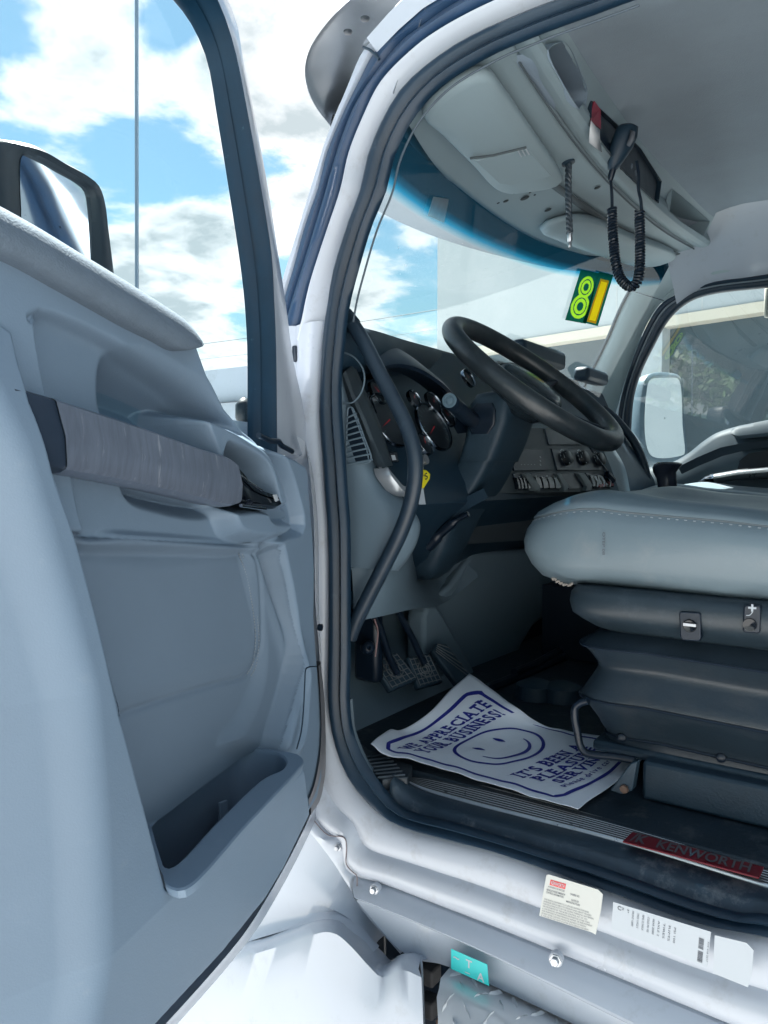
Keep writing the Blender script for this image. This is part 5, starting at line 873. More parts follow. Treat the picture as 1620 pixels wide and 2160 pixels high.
def knob(a, c, r):
    e = MB(); ax = -Cn/np.linalg.norm(Cn); e.lathe([(r, 0), (r*.92, .014), (r*.8, .016), (0, .016)], onK(a, c, -.004), ax, 24); ko = e.build('climate_knob', mat('knob_black', (.012, .016, .02), .35) if 'knob_black' not in MATS else MATS['knob_black'], dash, angle=40)
    e = MB(); g = onK(a, c, -.021); x = np.array([1., 0, 0]); y = np.cross(ax, x); y /= np.linalg.norm(y)
    for k in range(10):
        t = math.radians(-30+k*24); e.add([g+(x*math.cos(t+s)+y*math.sin(t+s))*r*q for s, q in ((-.09, 1.12), (.09, 1.12), (.09, 1.3), (-.09, 1.3))], [[0, 1, 2, 3]])
    e.add([g+x*r*.1+y*r*.1, g-x*r*.1+y*r*.1, g+y*r*.8], [[0, 1, 2]]); e.build('knob_marks', printw, ko)
for a in ((1192, 967), (1228, 967), (1262, 970)): knob(*a, .021)
e = MB()
for k in range(5): put_text(e, '-', onK(1100+k*7, 982, -.006), (1, 0, 0), (0, .4, 1), .012, .02)
for k in range(3): put_text(e, '=', onK(1140, 968+k*8, -.006), (1, 0, 0), (0, .4, 1), .014, .02)
e.build('display_marks', printw, dash)
b = MB()
for px_ in ([(1000, 998), (1024, 998), (1040, 1030), (1012, 1032)], [(1082, 999), (1104, 998), (1124, 1030), (1096, 1034)], [(1120, 998), (1173, 998), (1194, 1028), (1136, 1033)], [(1182, 999), (1218, 999), (1234, 1030), (1200, 1032)], [(1236, 998), (1290, 1000), (1302, 1022), (1254, 1030)]):
    b.prism([onK(a, c, -.004) for a, c in px_], (0, .012, 0))
buildsep(b, 'switch_bank', black, dash, bevel=.001)
b = MB()
for x0, x1, y in ((1128, 1180, 1030), (1244, 1300, 1026), (1088, 1116, 1031)):
    for k in range(4):
        a0 = x0+(x1-x0)*k/4; b.prism([onK(a, c, -.010) for a, c in [(a0+1, y-24), (a0+(x1-x0)/4-2, y-24), (a0+(x1-x0)/4+3, y-10), (a0+(x1-x0)/4+4, y), (a0+6, y+1), (a0+5, y-9)]], (0, .012, 0))
buildsep(b, 'toggle_switch', blackg, dash, bevel=.0015)
b = MB(); [b.prism([onK(a, c, -.0125) for a, c in q], (0, .002, 0)) for q in ([(1282, 1016), (1300, 1016), (1305, 1024), (1290, 1025)], [(1262, 1022), (1276, 1020), (1280, 1026), (1266, 1028)])]; buildsep(b, 'red_switch', mat('red_switch_', (.22, .02, .03), .4), dash)
e = MB(); [put_text(e, s, onK(a, 1010, -.0135), (1, 0, 0), (0, .4, 1), .013, .02) for s, a in (('*', 1132), ('+', 1144), ('T', 1155), ('U', 1168), ('o', 1096), ('-', 1106))]
for a0 in (1255, 1268, 1281): e.add([onK(a, c, -.0135) for a, c in [(a0, 1004), (a0+2, 1004), (a0+9, 1016), (a0+7, 1027), (a0+5, 1027), (a0+6, 1016)]], [[0, 1, 2, 3, 4, 5]])
e.build('switch_icons', printw, dash)
b = MB()
for px_ in ([(1106, 998), (1119, 998), (1140, 1024), (1140, 1036), (1128, 1036), (1126, 1028)], [(1174, 998), (1183, 998), (1200, 1024), (1198, 1036), (1190, 1036), (1190, 1026)], [(1220, 998), (1234, 998), (1250, 1022), (1248, 1035), (1236, 1035), (1238, 1026)]): b.prism([onK(a, c, -.014) for a, c in px_], (0, .016, 0))
buildsep(b, 'stack_rib', mat('rib_grey', (.085, .11, .12), .45, var=.1), dash, bevel=.002)
b = MB(); b.tube([onK(a, c, -.016) for a, c in [(1232, 925), (1255, 960), (1285, 1000)]], .003, 6); b.tube([onK(a, c, -.016) for a, c in [(1280, 998), (1294, 1014)]], .009, 8); b.build('control_lever', black, dash)
b = MB(); L1 = sm([onK(a, c, -.02) for a, c in [(1268, 940), (1288, 985), (1306, 1036)]], 12); L2 = sm([onX(a, c, 1.5) for a, c in [(1296, 946), (1318, 985), (1330, 1040)]], 12); b.loft([shift(L1, (-.02, .05, 0)), L1, [p+np.array([0, -.01, 0]) for p in lerp(L1, L2, .4)], L2, [p+np.array([.2, .1, 0]) for p in L2]]); b.build('stack_side', dashg, dash, angle=60)
b = MB(); L1 = fr2; r2 = sm([onY(a, c, .86) for a, c in [(985, 1060), (1100, 1058), (1330, 1056)]], 12); r3 = sm([onY(a, c, .86) for a, c in [(960, 1150), (1100, 1140), (1330, 1130)]], 12)
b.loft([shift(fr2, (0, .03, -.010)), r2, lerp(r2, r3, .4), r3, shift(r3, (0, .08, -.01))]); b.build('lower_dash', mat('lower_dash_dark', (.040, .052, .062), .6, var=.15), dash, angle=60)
b = MB(); b.box((1.30, 1.0, 2.23), (.34, .05, .06)); b.box((1.72, .98, 2.205), (.22, .06, .05)); buildsep(b, 'dash_pod', dashd, dash, bevel=.015)
# A-pillar grab handles
def bar(px, X, r, nm='grab_handle', n=70):
    b = MB(); q = sm([onX(a, c, X) for a, c in px], n); b.tube(q, r, 16); return b.build(nm, mat('handle_black', (.014, .028, .045), .40, var=.3, vscale=30, bump=.06, dirt=(.06, .09, .12), dscale=40, dlo=.6, dhi=.85, damt=.5) if 'handle_black' not in MATS else MATS['handle_black'], truck)
bar([(734, 668), (742, 682), (764, 716), (797, 780), (830, 842), (858, 900), (873, 950), (876, 1000), (866, 1062), (846, 1120), (812, 1190), (775, 1262), (748, 1318), (738, 1345)], .045, .013)
b = MB(); b.tube([onX(737, 664, .045)+np.array([0, .012, .0]), onX(743, 688, .045)], .0165, 14); b.build('handle_mount', mirrf, truck)
bar([(1272, 862), (1290, 876), (1310, 896), (1336, 930), (1352, 962), (1362, 995), (1366, 1030), (1366, 1070)], 1.86, .0155)
# ================================================================ steering column, stalk, wheel
col = empty('steering_column', (.5, .8, 1.8), parent=truck)
def srect(c, hx, hy, n=28, e=.45): return [np.array([c[0]+hx*math.copysign(abs(math.cos(t))**e, math.cos(t)), c[1]+hy*math.copysign(abs(math.sin(t))**e, math.sin(t)), c[2]]) for t in np.linspace(0, 2*math.pi, n, endpoint=False)]
b = MB(); b.loft([srect((.525, .742, 2.028), .045, .025, 40, .5), srect((.525, .745, 2.022), .066, .042, 40, .4), srect((.525, .748, 2.0), .075, .050, 40, .32), srect((.525, .752, 1.96), .076, .048, 40, .30), srect((.525, .764, 1.92), .076, .046, 40, .30), srect((.525, .782, 1.878), .074, .044, 40, .30)], cu=True, cap=True); b.build('upper_shroud', blackt, col, angle=60)
b = MB(); b.loft([srect((.525, .782, 1.884), .070, .041, 40, .30), srect((.525, .800, 1.85), .074, .043, 40, .30), srect((.525, .822, 1.815), .075, .044, 40, .32), srect((.523, .843, 1.787), .073, .041, 40, .32), srect((.52, .862, 1.755), .068, .038, 40, .35), srect((.517, .882, 1.72), .066, .043, 40, .38), srect((.515, .905, 1.68), .062, .049, 40, .42), srect((.512, .922, 1.645), .056, .048, 40, .45), srect((.51, .932, 1.62), .046, .040, 40, .5), srect((.51, .936, 1.606), .028, .024, 40, .6)], cu=True, cap=True); b.build('lower_shroud', blackt, col, angle=60)
b = MB(); b.loft([[onX(a, c, .443) for a, c in l] for l in ([(900, 1130), (935, 1090), (975, 1052), (1020, 1030)], [(915, 1150), (945, 1112), (985, 1075), (1030, 1050)])]); b.build('shroud_crease', dashd, col)
b = MB(); b.tube(sm([onX(a, c, .435) for a, c in [(988, 1084), (968, 1094), (945, 1112), (918, 1136), (902, 1152)]], 20), [.006]*6+[.010]*8+[.014]*6, 10); b.build('tilt_lever', black, col)
b = MB(); b.tube([onX(1000, 890, .46), onX(985, 878, .40), onX(960, 856, .31)], [.017, .017, .0155], 18); sp0, sp1 = onX(985, 878, .40), onX(948, 845, .27); d = sp1-sp0; d /= np.linalg.norm(d); b.lathe([(.0152, -.045), (.0165, -.02), (.0165, -.003), (.0145, 0), (.0125, 0)], sp1, d, 24); b.build('stalk', black, col, angle=50)
b = MB(); b.lathe([(.0145, 0), (.0140, .0015), (.0105, .0015), (.0100, -.001), (.0075, -.001), (.0055, .0012), (0, .0015)], sp1, d, 24); b.build('stalk_button', mat('stalk_end', (.10, .16, .20), .4), col, angle=40)
b = MB(); b.loft([srect((.452, .755, 2.0), .004, .02), srect((.447, .757, 1.985), .004, .030), srect((.447, .760, 1.955), .004, .032), srect((.45, .765, 1.935), .003, .02)], cu=True, cap=True); b.build('stalk_cover', black, col)
sw = empty('steering_wheel', (.52, .68, 2.045), parent=truck)
WT = math.radians(39); wc_ = np.array([.52, .675, 2.047]); wn = np.array([0, -math.sin(WT), math.cos(WT)]); we1 = np.array([1., 0, 0]); we2 = np.cross(wn, we1)
wp = lambda r, t, h=0.: wc_+(we1*math.cos(t)+we2*math.sin(t))*r+wn*h
b = MB(); b.tube([wp(.207, t) for t in np.linspace(0, 2*math.pi, 96, endpoint=False)], .0215, 18, closed=True)
b.build('wheel_rim', mat('worn_leather', (.020, .028, .034), .34, var=.3, vscale=40, bump=.2, bscale=350, dirt=(.07, .075, .08), dscale=16, dlo=.52, dhi=.75, damt=.7), sw)
b = MB(); b.lathe([(.03, -.075), (.055, -.07), (.075, -.045), (.082, -.02), (.080, -.008), (.066, .004), (.03, .009), (0, .010)], wc_, wn, 36); b.build('horn_pad', blackg if False else mat('horn_pad_', (.018, .028, .036), .22, var=.2), sw, angle=60)
b = MB()
for t in (math.radians(12), math.radians(168), math.radians(235), math.radians(305)):
    b.tube([wp(.06, t, -.03), wp(.11, t, -.022), wp(.16, t, -.012), wp(.20, t, -.004)], [.022, .018, .015, .014], 12, flat=.5)
buildsep(b, 'wheel_spoke', black, sw)
b = MB(); b.tube([wp(.088, t, -.012) for t in np.linspace(.2, 2.6, 30)], .003, 6); b.build('pad_trim', silver, sw)
# ================================================================ floor, firewall, pedals
b = MB(); b.box((1.02, .15, 1.315), (1.86, 2.1, .04)); b.build('cab_floor', mat('floor_mat', (.014, .027, .040), .6, var=.4, vscale=25, bump=.5, bscale=150, dirt=(.13, .14, .15), dscale=26, dlo=.54, dhi=.78, damt=.6), truck, bevel=.004)
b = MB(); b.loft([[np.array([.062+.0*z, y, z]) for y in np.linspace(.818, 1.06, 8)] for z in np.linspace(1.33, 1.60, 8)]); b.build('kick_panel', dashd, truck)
fwm = mat('firewall_grey', (.15, .21, .255), .65, var=.08, vscale=6, bump=.1)
b = MB(); fx = np.linspace(.06, .60, 14); b.loft([[np.array([x, y, z]) for x in fx] for y, z in ((1.10, 1.72), (1.05, 1.55), (1.02, 1.45), (.96, 1.385), (.92, 1.345), (.90, 1.332))]); b.build('firewall', fwm, truck)
DH_ = [(893, 1440), (893, 1284), (915, 1262), (950, 1235), (1000, 1163), (1060, 1160), (1130, 1157), (1260, 1152), (1260, 1272), (1235, 1272), (1200, 1281), (1160, 1294), (1124, 1322), (1100, 1362), (1086, 1412), (1080, 1428), (1010, 1446)]
P = [onP(a, c, (.7, .945, 1.45), np.array([.05, 1, .12])/1.0) for a, c in DH_]; b = MB(); b.prism(P, (.02, .06, 0)); b.build('engine_cover', fwm, truck, bevel=.012, seg=3)
b = MB(); b.prism([onP(a, c, (.7, .915, 1.45), np.array([.05, 1, .12])) for a, c in [(895, 1300), (905, 1278), (922, 1276), (938, 1300), (1000, 1410), (1012, 1448), (893, 1448)]], (0, .05, 0)); b.build('toe_ramp', fwm, truck, bevel=.01)
b = MB(); b.box((1.35, 1.12, 1.6), (1.2, .04, .6)); b.box((1.0, 1.1, 1.50), (.02, .20, .34)); b.box((1.10, .55, 1.44), (.22, .60, .20)); b.box((1.28, .985, 1.5), (.56, .02, .34)); b.build('far_shade_boxes', black, truck)  # black boxes behind the arch and between the seats stand in for shade
b = MB(); b.tube([onZ(a, c, 1.345) for a, c in [(1000, 1462), (1060, 1440), (1120, 1415), (1190, 1385)]], .012, 8); b.tube([onZ(a, c, 1.36) for a, c in [(1085, 1418), (1130, 1400), (1180, 1372)]], .010, 8); buildsep(b, 'floor_edge', black, truck)
b = MB(); [b.lathe([(.05, 0), (.045, .03), (.02, .04), (0, .04)], onZ(a, c, 1.336), (0, 0, 1), 12) for a, c in ((1130, 1470), (1185, 1475))]; buildsep(b, 'floor_lump', blackt, truck)
ribm = mat('rib_rubber', (.022, .032, .042), .5, var=.3, dirt=(.12, .13, .14), dscale=30, dlo=.5, dhi=.75)
b = MB(); pl_ = [onZ(a, c, 1.345) for a, c in [(752, 1562), (775, 1580), (800, 1590), (870, 1614), (860, 1640), (842, 1640), (806, 1645), (770, 1605)]]; b.prism(pl_, (0, 0, -.02)); co_ = b.build('sill_corner', ribm, truck, bevel=.002)
b = MB()
for k in range(7): b.tube([onZ(771+k*4.2, 1597+k*7.2, 1.347), onZ(818+k*6, 1591+k*7.2, 1.347)], .0022, 6)
for k in range(4): b.tube([onZ(752+k*6, 1565+k*4, 1.35), onZ(772+k*5, 1592+k*2, 1.347)], .0022, 6)
b.build('corner_rib', mat('rib_light', (.045, .06, .075), .45), co_)
b = MB(); L1 = sm([onX(a, c, .03) for a, c in [(738, 1474), (745, 1540), (757, 1575), (774, 1611), (797, 1644), (810, 1660)]], 20); b.tube(L1, .005, 8); b.build('sill_edge', mat('sill_edge_', (.10, .14, .17), .4), truck)
def pedal(px, arm, nm, X):
    n_ = np.array([-.25, -.80, .55]); n_ /= np.linalg.norm(n_); p0 = onX(*px[0], X); P = [onP(a, c, p0, n_) for a, c in px]; pe = empty(nm, sum(P)/len(P), parent=truck)
    b = MB(); b.prism(P, -n_*.018); b.build('pedal_pad', blackt, pe, bevel=.004)
    e1 = P[1]-P[0]; e2 = P[-1]-P[0]; b = MB(); g = lambda u, v: (P[0]*(1-u)+P[1]*u)*(1-v)+(P[3]*(1-u)+P[2]*u)*v+n_*.0012
    if nm == 'pedal':
        for k in range(6): b.tube([g(.08, .1+.16*k), g(.92, .1+.16*k)], .0011, 5); b.tube([g(.08+.168*k, .06), g(.08+.168*k, .94)], .0009, 5)
        for r_ in (.26, .17, .09): b.tube([g(.5+r_*math.cos(t), .48+r_*.9*math.sin(t)) for t in np.linspace(0, 6.283, 24, endpoint=False)], .0012, 5, closed=True)
    else:
        for k in range(5): b.tube([g(.12+.19*k, .06), g(.12+.19*k, .95)], .0013, 5)
    b.build('pedal_tread', mat('tread_worn', (.13, .14, .15), .5, var=.5, vscale=60) if 'tread_worn' not in MATS else MATS['tread_worn'], pe)
    if arm: b = MB(); b.tube([onX(*a) for a in arm], .013, 10, flat=.6); b.build('pedal_arm', black, pe)
    return pe
pedal([(782, 1392), (838, 1374), (884, 1432), (826, 1458)], [(775, 1270, .22), (800, 1320, .24), (822, 1390, .27), (838, 1420, .28)], 'pedal', .27)
pedal([(858, 1386), (906, 1377), (936, 1438), (884, 1452)], [(840, 1290, .34), (872, 1350, .36), (895, 1400, .37)], 'pedal', .36)
pedal([(912, 1372), (922, 1356), (942, 1357), (1012, 1450), (985, 1470)], None, 'throttle_pedal', .46)
b = MB(); b.lathe([(.013, -.015), (.015, 0), (.011, .010), (.005, .012), (0, .006)], onX(776, 1366, .21), (-.6, -.7, .2), 20); b.build('pedal_pivot', black, truck, angle=50)
b = MB(); b.tube(sm([onX(a, c, .22) for a, c in [(790, 1306), (797, 1330), (794, 1366), (792, 1385)]], 14), .0016, 6); b.build('pedal_wire', mat('copper_wire', (.32, .20, .20), .5), truck)
b = MB(); b.box(onX(778, 1335, .25), (.03, .06, .20)); b.build('pedal_bracket', black, truck, bevel=.010)
# ================================================================ seats
def seat(dx, dy, label):
    s_ = empty('seat', (.46+dx, .2+dy, 1.34), parent=truck, label=label); O = np.array([dx, dy, 0])
    def ring(cx, cy, hx, hy, z, e=.30, n=72): return [np.array([cx+hx*math.copysign(abs(math.cos(t))**e, math.cos(t)), cy+hy*math.copysign(abs(math.sin(t))**e, math.sin(t)), z]) for t in np.linspace(0, 2*math.pi, n, endpoint=False)]
    cx, cy, hx, hy = .465, .228, .288, .350
    prof = [(.10, 1.658), (.05, 1.662), (.024, 1.676), (.010, 1.70), (.002, 1.728), (0, 1.752), (.003, 1.775), (.010, 1.789), (.013, 1.7925), (.011, 1.796), (.018, 1.806), (.034, 1.817), (.058, 1.823), (.085, 1.821), (.12, 1.810), (.17, 1.798), (.23, 1.792), (.28, 1.79)]
    rows = []
    for i, z in prof:
        r = ring(cx, cy, hx-i, hy-i*1.0, z, .34 if z < 1.81 else .42)
        o = []
        for p in r:
            k = max(0, (z-1.66)/.16); f_ = (p[1]-.42)
            q = p+np.array([0, 0, .10*min(f_, 0)*k*k])
            if p[1] > .40: q = q+np.array([0, 0, -1.1*(p[1]-.40)**2*k])
            q = q+np.array([.006*math.sin(p[1]*19)+.0035*math.sin(p[1]*37-z*60+1), .003*math.sin(p[0]*31+z*40), 0])*(1-k*.9) + np.array([0, 0, .002])*math.sin(p[1]*27+p[0]*13)
            o.append(q+O)
        rows.append(o)
    b = MB(); b.loft(rows, cu=True, cap=True); b.build('seat_cushion', vinyl, s_, angle=80)
    b = MB(); r8 = rows[8]; b.tube([p+np.array([0, 0, .001]) for p in r8], .0022, 6, closed=True); b.build('seat_piping', mat('piping_dark', (.11, .135, .15), .5) if 'piping_dark' not in MATS else MATS['piping_dark'], s_)
    b = MB(); q = sm([p for p in rows[7]], 361, True)
    for k in range(0, 360, 2): b.tube([q[k], q[k]*.35+q[k+1]*.65], .0010, 4)
    b.build('seat_stitching', MATS['thread_light'] if 'thread_light' in MATS else mat('thread_light', (.30, .34, .37), .8), s_)
    # back, behind the frame
    bk_ = MB(); bk_.loft([srect((.465, y, z), w_, d_, 32, .4) for y, z, w_, d_ in ((-.13, 1.78, .20, .03), (-.13, 1.79, .26, .07), (-.15, 1.95, .27, .075), (-.19, 2.2, .26, .07), (-.22, 2.42, .22, .06), (-.23, 2.52, .16, .05), (-.23, 2.53, .1, .02))], cu=True, cap=True)
    bk_.v = [tuple(np.array(p)+O) for p in bk_.v]; bk_.build('seat_back', vinyl, s_, angle=70)
    # pedestal: shroud, bellows, rail, riser
    def pr_(o, z, f=.0): return [np.array([.445, .115, 0])+(p-np.array([.445, .115, 0]))+O for p in ring(.445, .115, .263-o, .353-o+f, z, .16, 88)]
    b = MB(); b.loft([pr_(.03, 1.668), pr_(.004, 1.666), pr_(-.004, 1.655), pr_(-.006, 1.640), pr_(-.002, 1.622), pr_(.010, 1.611), pr_(.028, 1.598), pr_(.04, 1.592), pr_(.08, 1.592)], cu=True); b.build('seat_shroud', shroudm, s_, angle=50)
    rng = random.Random(5); ph = [rng.random()*6.28 for _ in range(4)]
    def bel(o, z, a=.0045):
        r = pr_(o, z); return [p+np.array([0, 0, a*math.sin(9*p[1]+3*p[0]+ph[0])+a*.5*math.sin(31*p[1]+ph[1])])+np.array([a*.6*math.sin(17*p[1]+ph[2]), 0, 0]) for p in r]
    b = MB(); b.loft([bel(.05, 1.60, 0), bel(.034, 1.588, .001), bel(.020, 1.576), bel(.010, 1.568), bel(.013, 1.563), bel(.024, 1.549), bel(.032, 1.535), bel(.034, 1.527), bel(.030, 1.518), bel(.019, 1.498), bel(.010, 1.483), bel(.012, 1.476), bel(.025, 1.456), bel(.035, 1.439), bel(.038, 1.431), bel(.046, 1.416), bel(.044, 1.404, .001)], cu=True); b.build('seat_bellows', bellm, s_, angle=75)
    b = MB(); [b.tube(bel(o-.001, z), .0022, 6, closed=True) for o, z in ((.010, 1.566), (.010, 1.479), (.045, 1.415))]; b.build('bellows_piping', black, s_)
    b = MB(); b.box(np.array([.445, .115, 1.398])+O, (.45, .63, .018)); b.box(np.array([.445, .08, 1.368])+O, (.50, .52, .062)); b.build('seat_riser', blackt, s_, bevel=.006)
    return s_, rows, O
shroudm = mat('shroud_plastic', (.020, .034, .046), .42, var=.3, vscale=12, bump=.12, bscale=300, dirt=(.10, .12, .14), dscale=9, dlo=.52, dhi=.78, damt=.7)
bellm = mat('bellows_vinyl', (.016, .028, .040), .38, var=.3, vscale=14, bump=.15, bscale=260, dirt=(.05, .055, .06), dscale=12, dlo=.55, dhi=.8, damt=.6)
st1, rows1, _o = seat(0, 0, 'grey vinyl driver seat on black suspension bellows')
seat(1.0, .15, 'far grey vinyl seat behind the driver seat')
# loose details of the driver seat
SXP = .172
def sw_(px, nm):
    P = [onX(a, c, SXP) for a, c in px]; b = MB(); b.prism(P, (.02, 0, 0)); return b.build(nm, black, st1, bevel=.003)
sw_([(1432, 1293), (1436, 1290), (1474, 1292), (1478, 1296), (1478, 1346), (1474, 1353), (1440, 1351), (1434, 1343)], 'switch_frame')
b = MB(); b.lathe([(.011, .006), (.010, .0), (.0085, -.003), (0, -.002)], onX(1455, 1320, SXP), (1, 0, 0), 20); b.v = [(x, y, 1.6115+(z-1.6115)*1.6) if False else (x, y, z) for x, y, z in b.v]; b.build('switch_button', blackg, st1); b = MB(); b.box(onX(1455, 1318, SXP-.004), (.004, .018, .004)); b.build('switch_mark', steel, st1)
sw_([(1568, 1280), (1573, 1276), (1602, 1277), (1605, 1282), (1603, 1332), (1600, 1337), (1570, 1335), (1566, 1330)], 'switch_frame')
e = MB(); put_text(e, '+', onX(1577, 1292, SXP-.001), (0, -1, 0), (0, 0, 1), .020, .03); e.tube(sm([onX(a, c, SXP-.001) for a, c in [(1574, 1298), (1582, 1297), (1588, 1290)]], 8), .0007, 5); e.build('switch_print', stickw, st1)
b = MB(); b.lathe([(.010, .004), (.009, -.003), (0, -.002)], onX(1582, 1318, SXP), (1, 0, 0), 16); b.build('switch_button', blackg, st1)
e = MB(); put_text(e, 'OTEP 08', onX(1271, 1122, .178), (0, 0, -1), (0, -1, 0), .006, .01, fit=.036); e.build('cushion_print', inkk, st1)
b = MB()
for k in range(34):
    t = k/33; a = 1166+40*t; c = 1219+9*math.sin(t*2.4)+8*t+random.uniform(-2, 2); p = onX(a, c, .205); r_ = random.uniform(.0012, .0030); b.lathe([(0, -r_), (r_*.8, -r_*.5), (r_, 0), (r_*.7, r_*.6), (0, r_)], p, (random.random()-.5, 1, random.random()-.5), 7)
b.build('torn_foam', foamm, st1)
b = MB(); b.tube(sm([onX(a, c, .19) for a, c in [(1240, 1478), (1226, 1482), (1214, 1492), (1212, 1510), (1218, 1545), (1225, 1575), (1236, 1588), (1256, 1592), (1300, 1597), (1340, 1604)]], 60), .0062, 10); b.build('slide_lever', black, st1)
b = MB(); [b.lathe([(.008, -.004), (.007, .004), (.004, .006), (0, .006)], onX(a, c, .225), (-1, -.2, 0), 14) for a, c in ((1311, 1556), (1521, 1598))]; buildsep(b, 'bellows_button', black, st1)
b = MB(); P = [onX(a, c, .14) for a, c in [(1286, 1668), (1330, 1610), (1344, 1606), (1334, 1668), (1310, 1676)]]; b.prism(P, (.02, 0, 0)); b.build('floor_bracket', blackt, st1, bevel=.002); b = MB(); b.lathe([(.007, 0), (.006, -.004), (0, -.005)], onX(1317, 1664, .138), (1, 0, 0), 8); b.build('bracket_bolt', rust, st1)
b = MB(); kx = .95; b.loft([[onX(a, c, kx)+np.array([0, 0, 0])+RT*w_*math.cos(t)+_fh*w_*.8*math.sin(t) for t in np.linspace(0, 2*math.pi, 20, endpoint=False)] for a, c, w_ in ((1409, 1075, .022), (1408, 1030, .023), (1406, 1010, .024), (1402, 996, .028), (1405, 986, .033), (1410, 979, .034), (1409, 975, .026), (1408, 974, .002))], cu=True); sh_ = empty('gear_shifter', onX(1409, 1075, kx), parent=truck); b.build('shift_knob', mat('knob_purple', (.030, .036, .055), .25, var=.2), sh_)
b = MB(); b.loft([srect((kx, .52, 1.62), .06, .07), srect((kx, .52, 1.70), .04, .05), srect((kx, .52, 1.80), .02, .02)], cu=True); b.build('shift_boot', black, sh_)
# ================================================================ paper floor mat, keys
A_ = [(783, 1573, 1.374), (779, 1581, 1.374), (785, 1591, 1.372), (800, 1594, 1.368), (832, 1590, 1.366), (880, 1606, 1.356), (940, 1625, 1.352), (1000, 1645, 1.350), (1080, 1667, 1.350), (1150, 1688, 1.350), (1216, 1705, 1.349)]
rows_m = []
#            left (v=0 corner side) ............ along the short edge u 0..1 at several v stations
MX = [[(782, 1570), (800, 1553), (822, 1540), (842, 1541), (875, 1525), (915, 1493), (950, 1456), (990, 1420)],
      [(812, 1592), (838, 1577), (866, 1566), (896, 1555), (928, 1537), (966, 1508), (1002, 1480), (1042, 1458)],
      [(868, 1602), (893, 1590), (920, 1579), (950, 1566), (984, 1549), (1022, 1526), (1058, 1506), (1096, 1498)],
      [(935, 1622), (962, 1608), (992, 1595), (1024, 1582), (1058, 1566), (1092, 1549), (1122, 1534), (1150, 1530)],
      [(1005, 1645), (1036, 1631), (1068, 1617), (1102, 1602), (1134, 1587), (1162, 1571), (1186, 1556), (1208, 1543)],
      [(1078, 1666), (1112, 1652), (1146, 1638), (1180, 1622), (1210, 1606), (1234, 1589), (1254, 1570), (1270, 1553)],
      [(1148, 1687), (1182, 1673), (1216, 1658), (1248, 1642), (1276, 1624), (1298, 1605), (1316, 1585), (1330, 1563)],
      [(1219, 1706), (1236, 1692), (1268, 1672), (1300, 1650), (1330, 1626), (1352, 1606), (1372, 1590), (1390, 1575)]]
MZ = [[378, 374, 368, 362, 372, 392, 410, 428], [366, 362, 358, 356, 364, 382, 398, 410], [358, 354, 352, 352, 358, 370, 384, 394], [353, 351, 349, 349, 350, 355, 362, 364],
      [351, 349, 348, 347, 347, 348, 349, 350], [350, 348, 347, 346, 346, 346, 346, 346], [350, 348, 346, 346, 345, 345, 345, 345], [349, 348, 346, 345, 345, 345, 345, 345]]
MG = [[(*p, 1+z/1000) for p, z in zip(r, q)] for r, q in zip(MX, MZ)]
def spl(P, n):                                           # even in index, not in length: keeps the sheet's own grid
    P = np.array(P); Q = np.vstack([2*P[0]-P[1], P, 2*P[-1]-P[-2]]); o = []
    for x in np.linspace(0, len(P)-1, n):
        i = min(int(x), len(P)-2); t = x-i; p0, p1, p2, p3 = Q[i:i+4]; o.append(.5*((2*p1)+(p2-p0)*t+(2*p0-5*p1+4*p2-p3)*t*t+(3*p1-p0-3*p2+p3)*t**3))
    return np.array(o)
gm = np.array([spl([onZ(*q) for q in r], 50) for r in MG]); gm = np.stack([spl(gm[:, k], 90) for k in range(50)], 1)
GM = np.array([list(r) for r in gm]) ; rg = np.random.RandomState(4)
def fold(i, j): return .0007*math.sin(i*.33+j*.12)+.0006*math.sin(i*.13-j*.29+1)+.0005*math.sin(i*.6+j*.5)
for i in range(90):
    for j in range(50): GM[i, j, 2] += fold(i, j)
pmt = empty('paper_floor_mat', (.2, .5, 1.345), 'white paper floor mat with blue lettering and a smiling face lying on the cab floor', 'floor mat')
b = MB(); b.loft([list(r) for r in GM]); b.build('paper_sheet', paperm, pmt, solid=.0006, angle=180)
def M3(u, v, l=.0011):                                     # u across (0 near corner .. 1), v down the sheet
    x, y = min(max(u, 0), 1)*48.999, min(max(v, 0), 1)*88.999; j, i = int(x), int(y); fx_, fy = x-j, y-i
    p = GM[i, j]*(1-fx_)*(1-fy)+GM[i, j+1]*fx_*(1-fy)+GM[i+1, j]*(1-fx_)*fy+GM[i+1, j+1]*fx_*fy
    n = np.cross(GM[i, j+1]-GM[i, j], GM[i+1, j]-GM[i, j]); n = n if n[2] > 0 else -n; return p+n/np.linalg.norm(n)*l
def flat(mb, v2, faces, l=.0011): mb.add([M3(p[0], p[1], l) for p in v2], faces)
def stroke(mb, pts, w_, l=.0011, closed=False):            # ribbon in (u, v); w_ in units of u
    P = np.array(pts, float); n = len(P); asp = np.array([1, .62]); O_ = []
    for i in range(n):
        t = (P[(i+1) % n]-P[i-1]) if closed else P[min(i+1, n-1)]-P[max(i-1, 0)]
        t = t/asp; t = t/(np.linalg.norm(t)+1e-9); nn_ = np.array([-t[1], t[0]])*asp; ww = w_[i] if hasattr(w_, '__len__') else w_; O_.append((P[i]+nn_*ww/2, P[i]-nn_*ww/2))
    mb.loft([[M3(*a, l) for a, c in O_]+([M3(*O_[0][0], l)] if closed else []), [M3(*c, l) for a, c in O_]+([M3(*O_[0][1], l)] if closed else [])])
ik = MB()
bx = [(.13, .085), (.87, .085), (.93, .115), (.93, .860), (.88, .888), (.13, .888), (.07, .860), (.07, .12)]
P = []
for i in range(8):
    a, c = np.array(bx[i]), np.array(bx[(i+1) % 8]); P += [a*(1-t)+c*t for t in np.linspace(0, 1, 24, endpoint=False)]
P = [np.array(p) for p in sm(P, 200, True)]
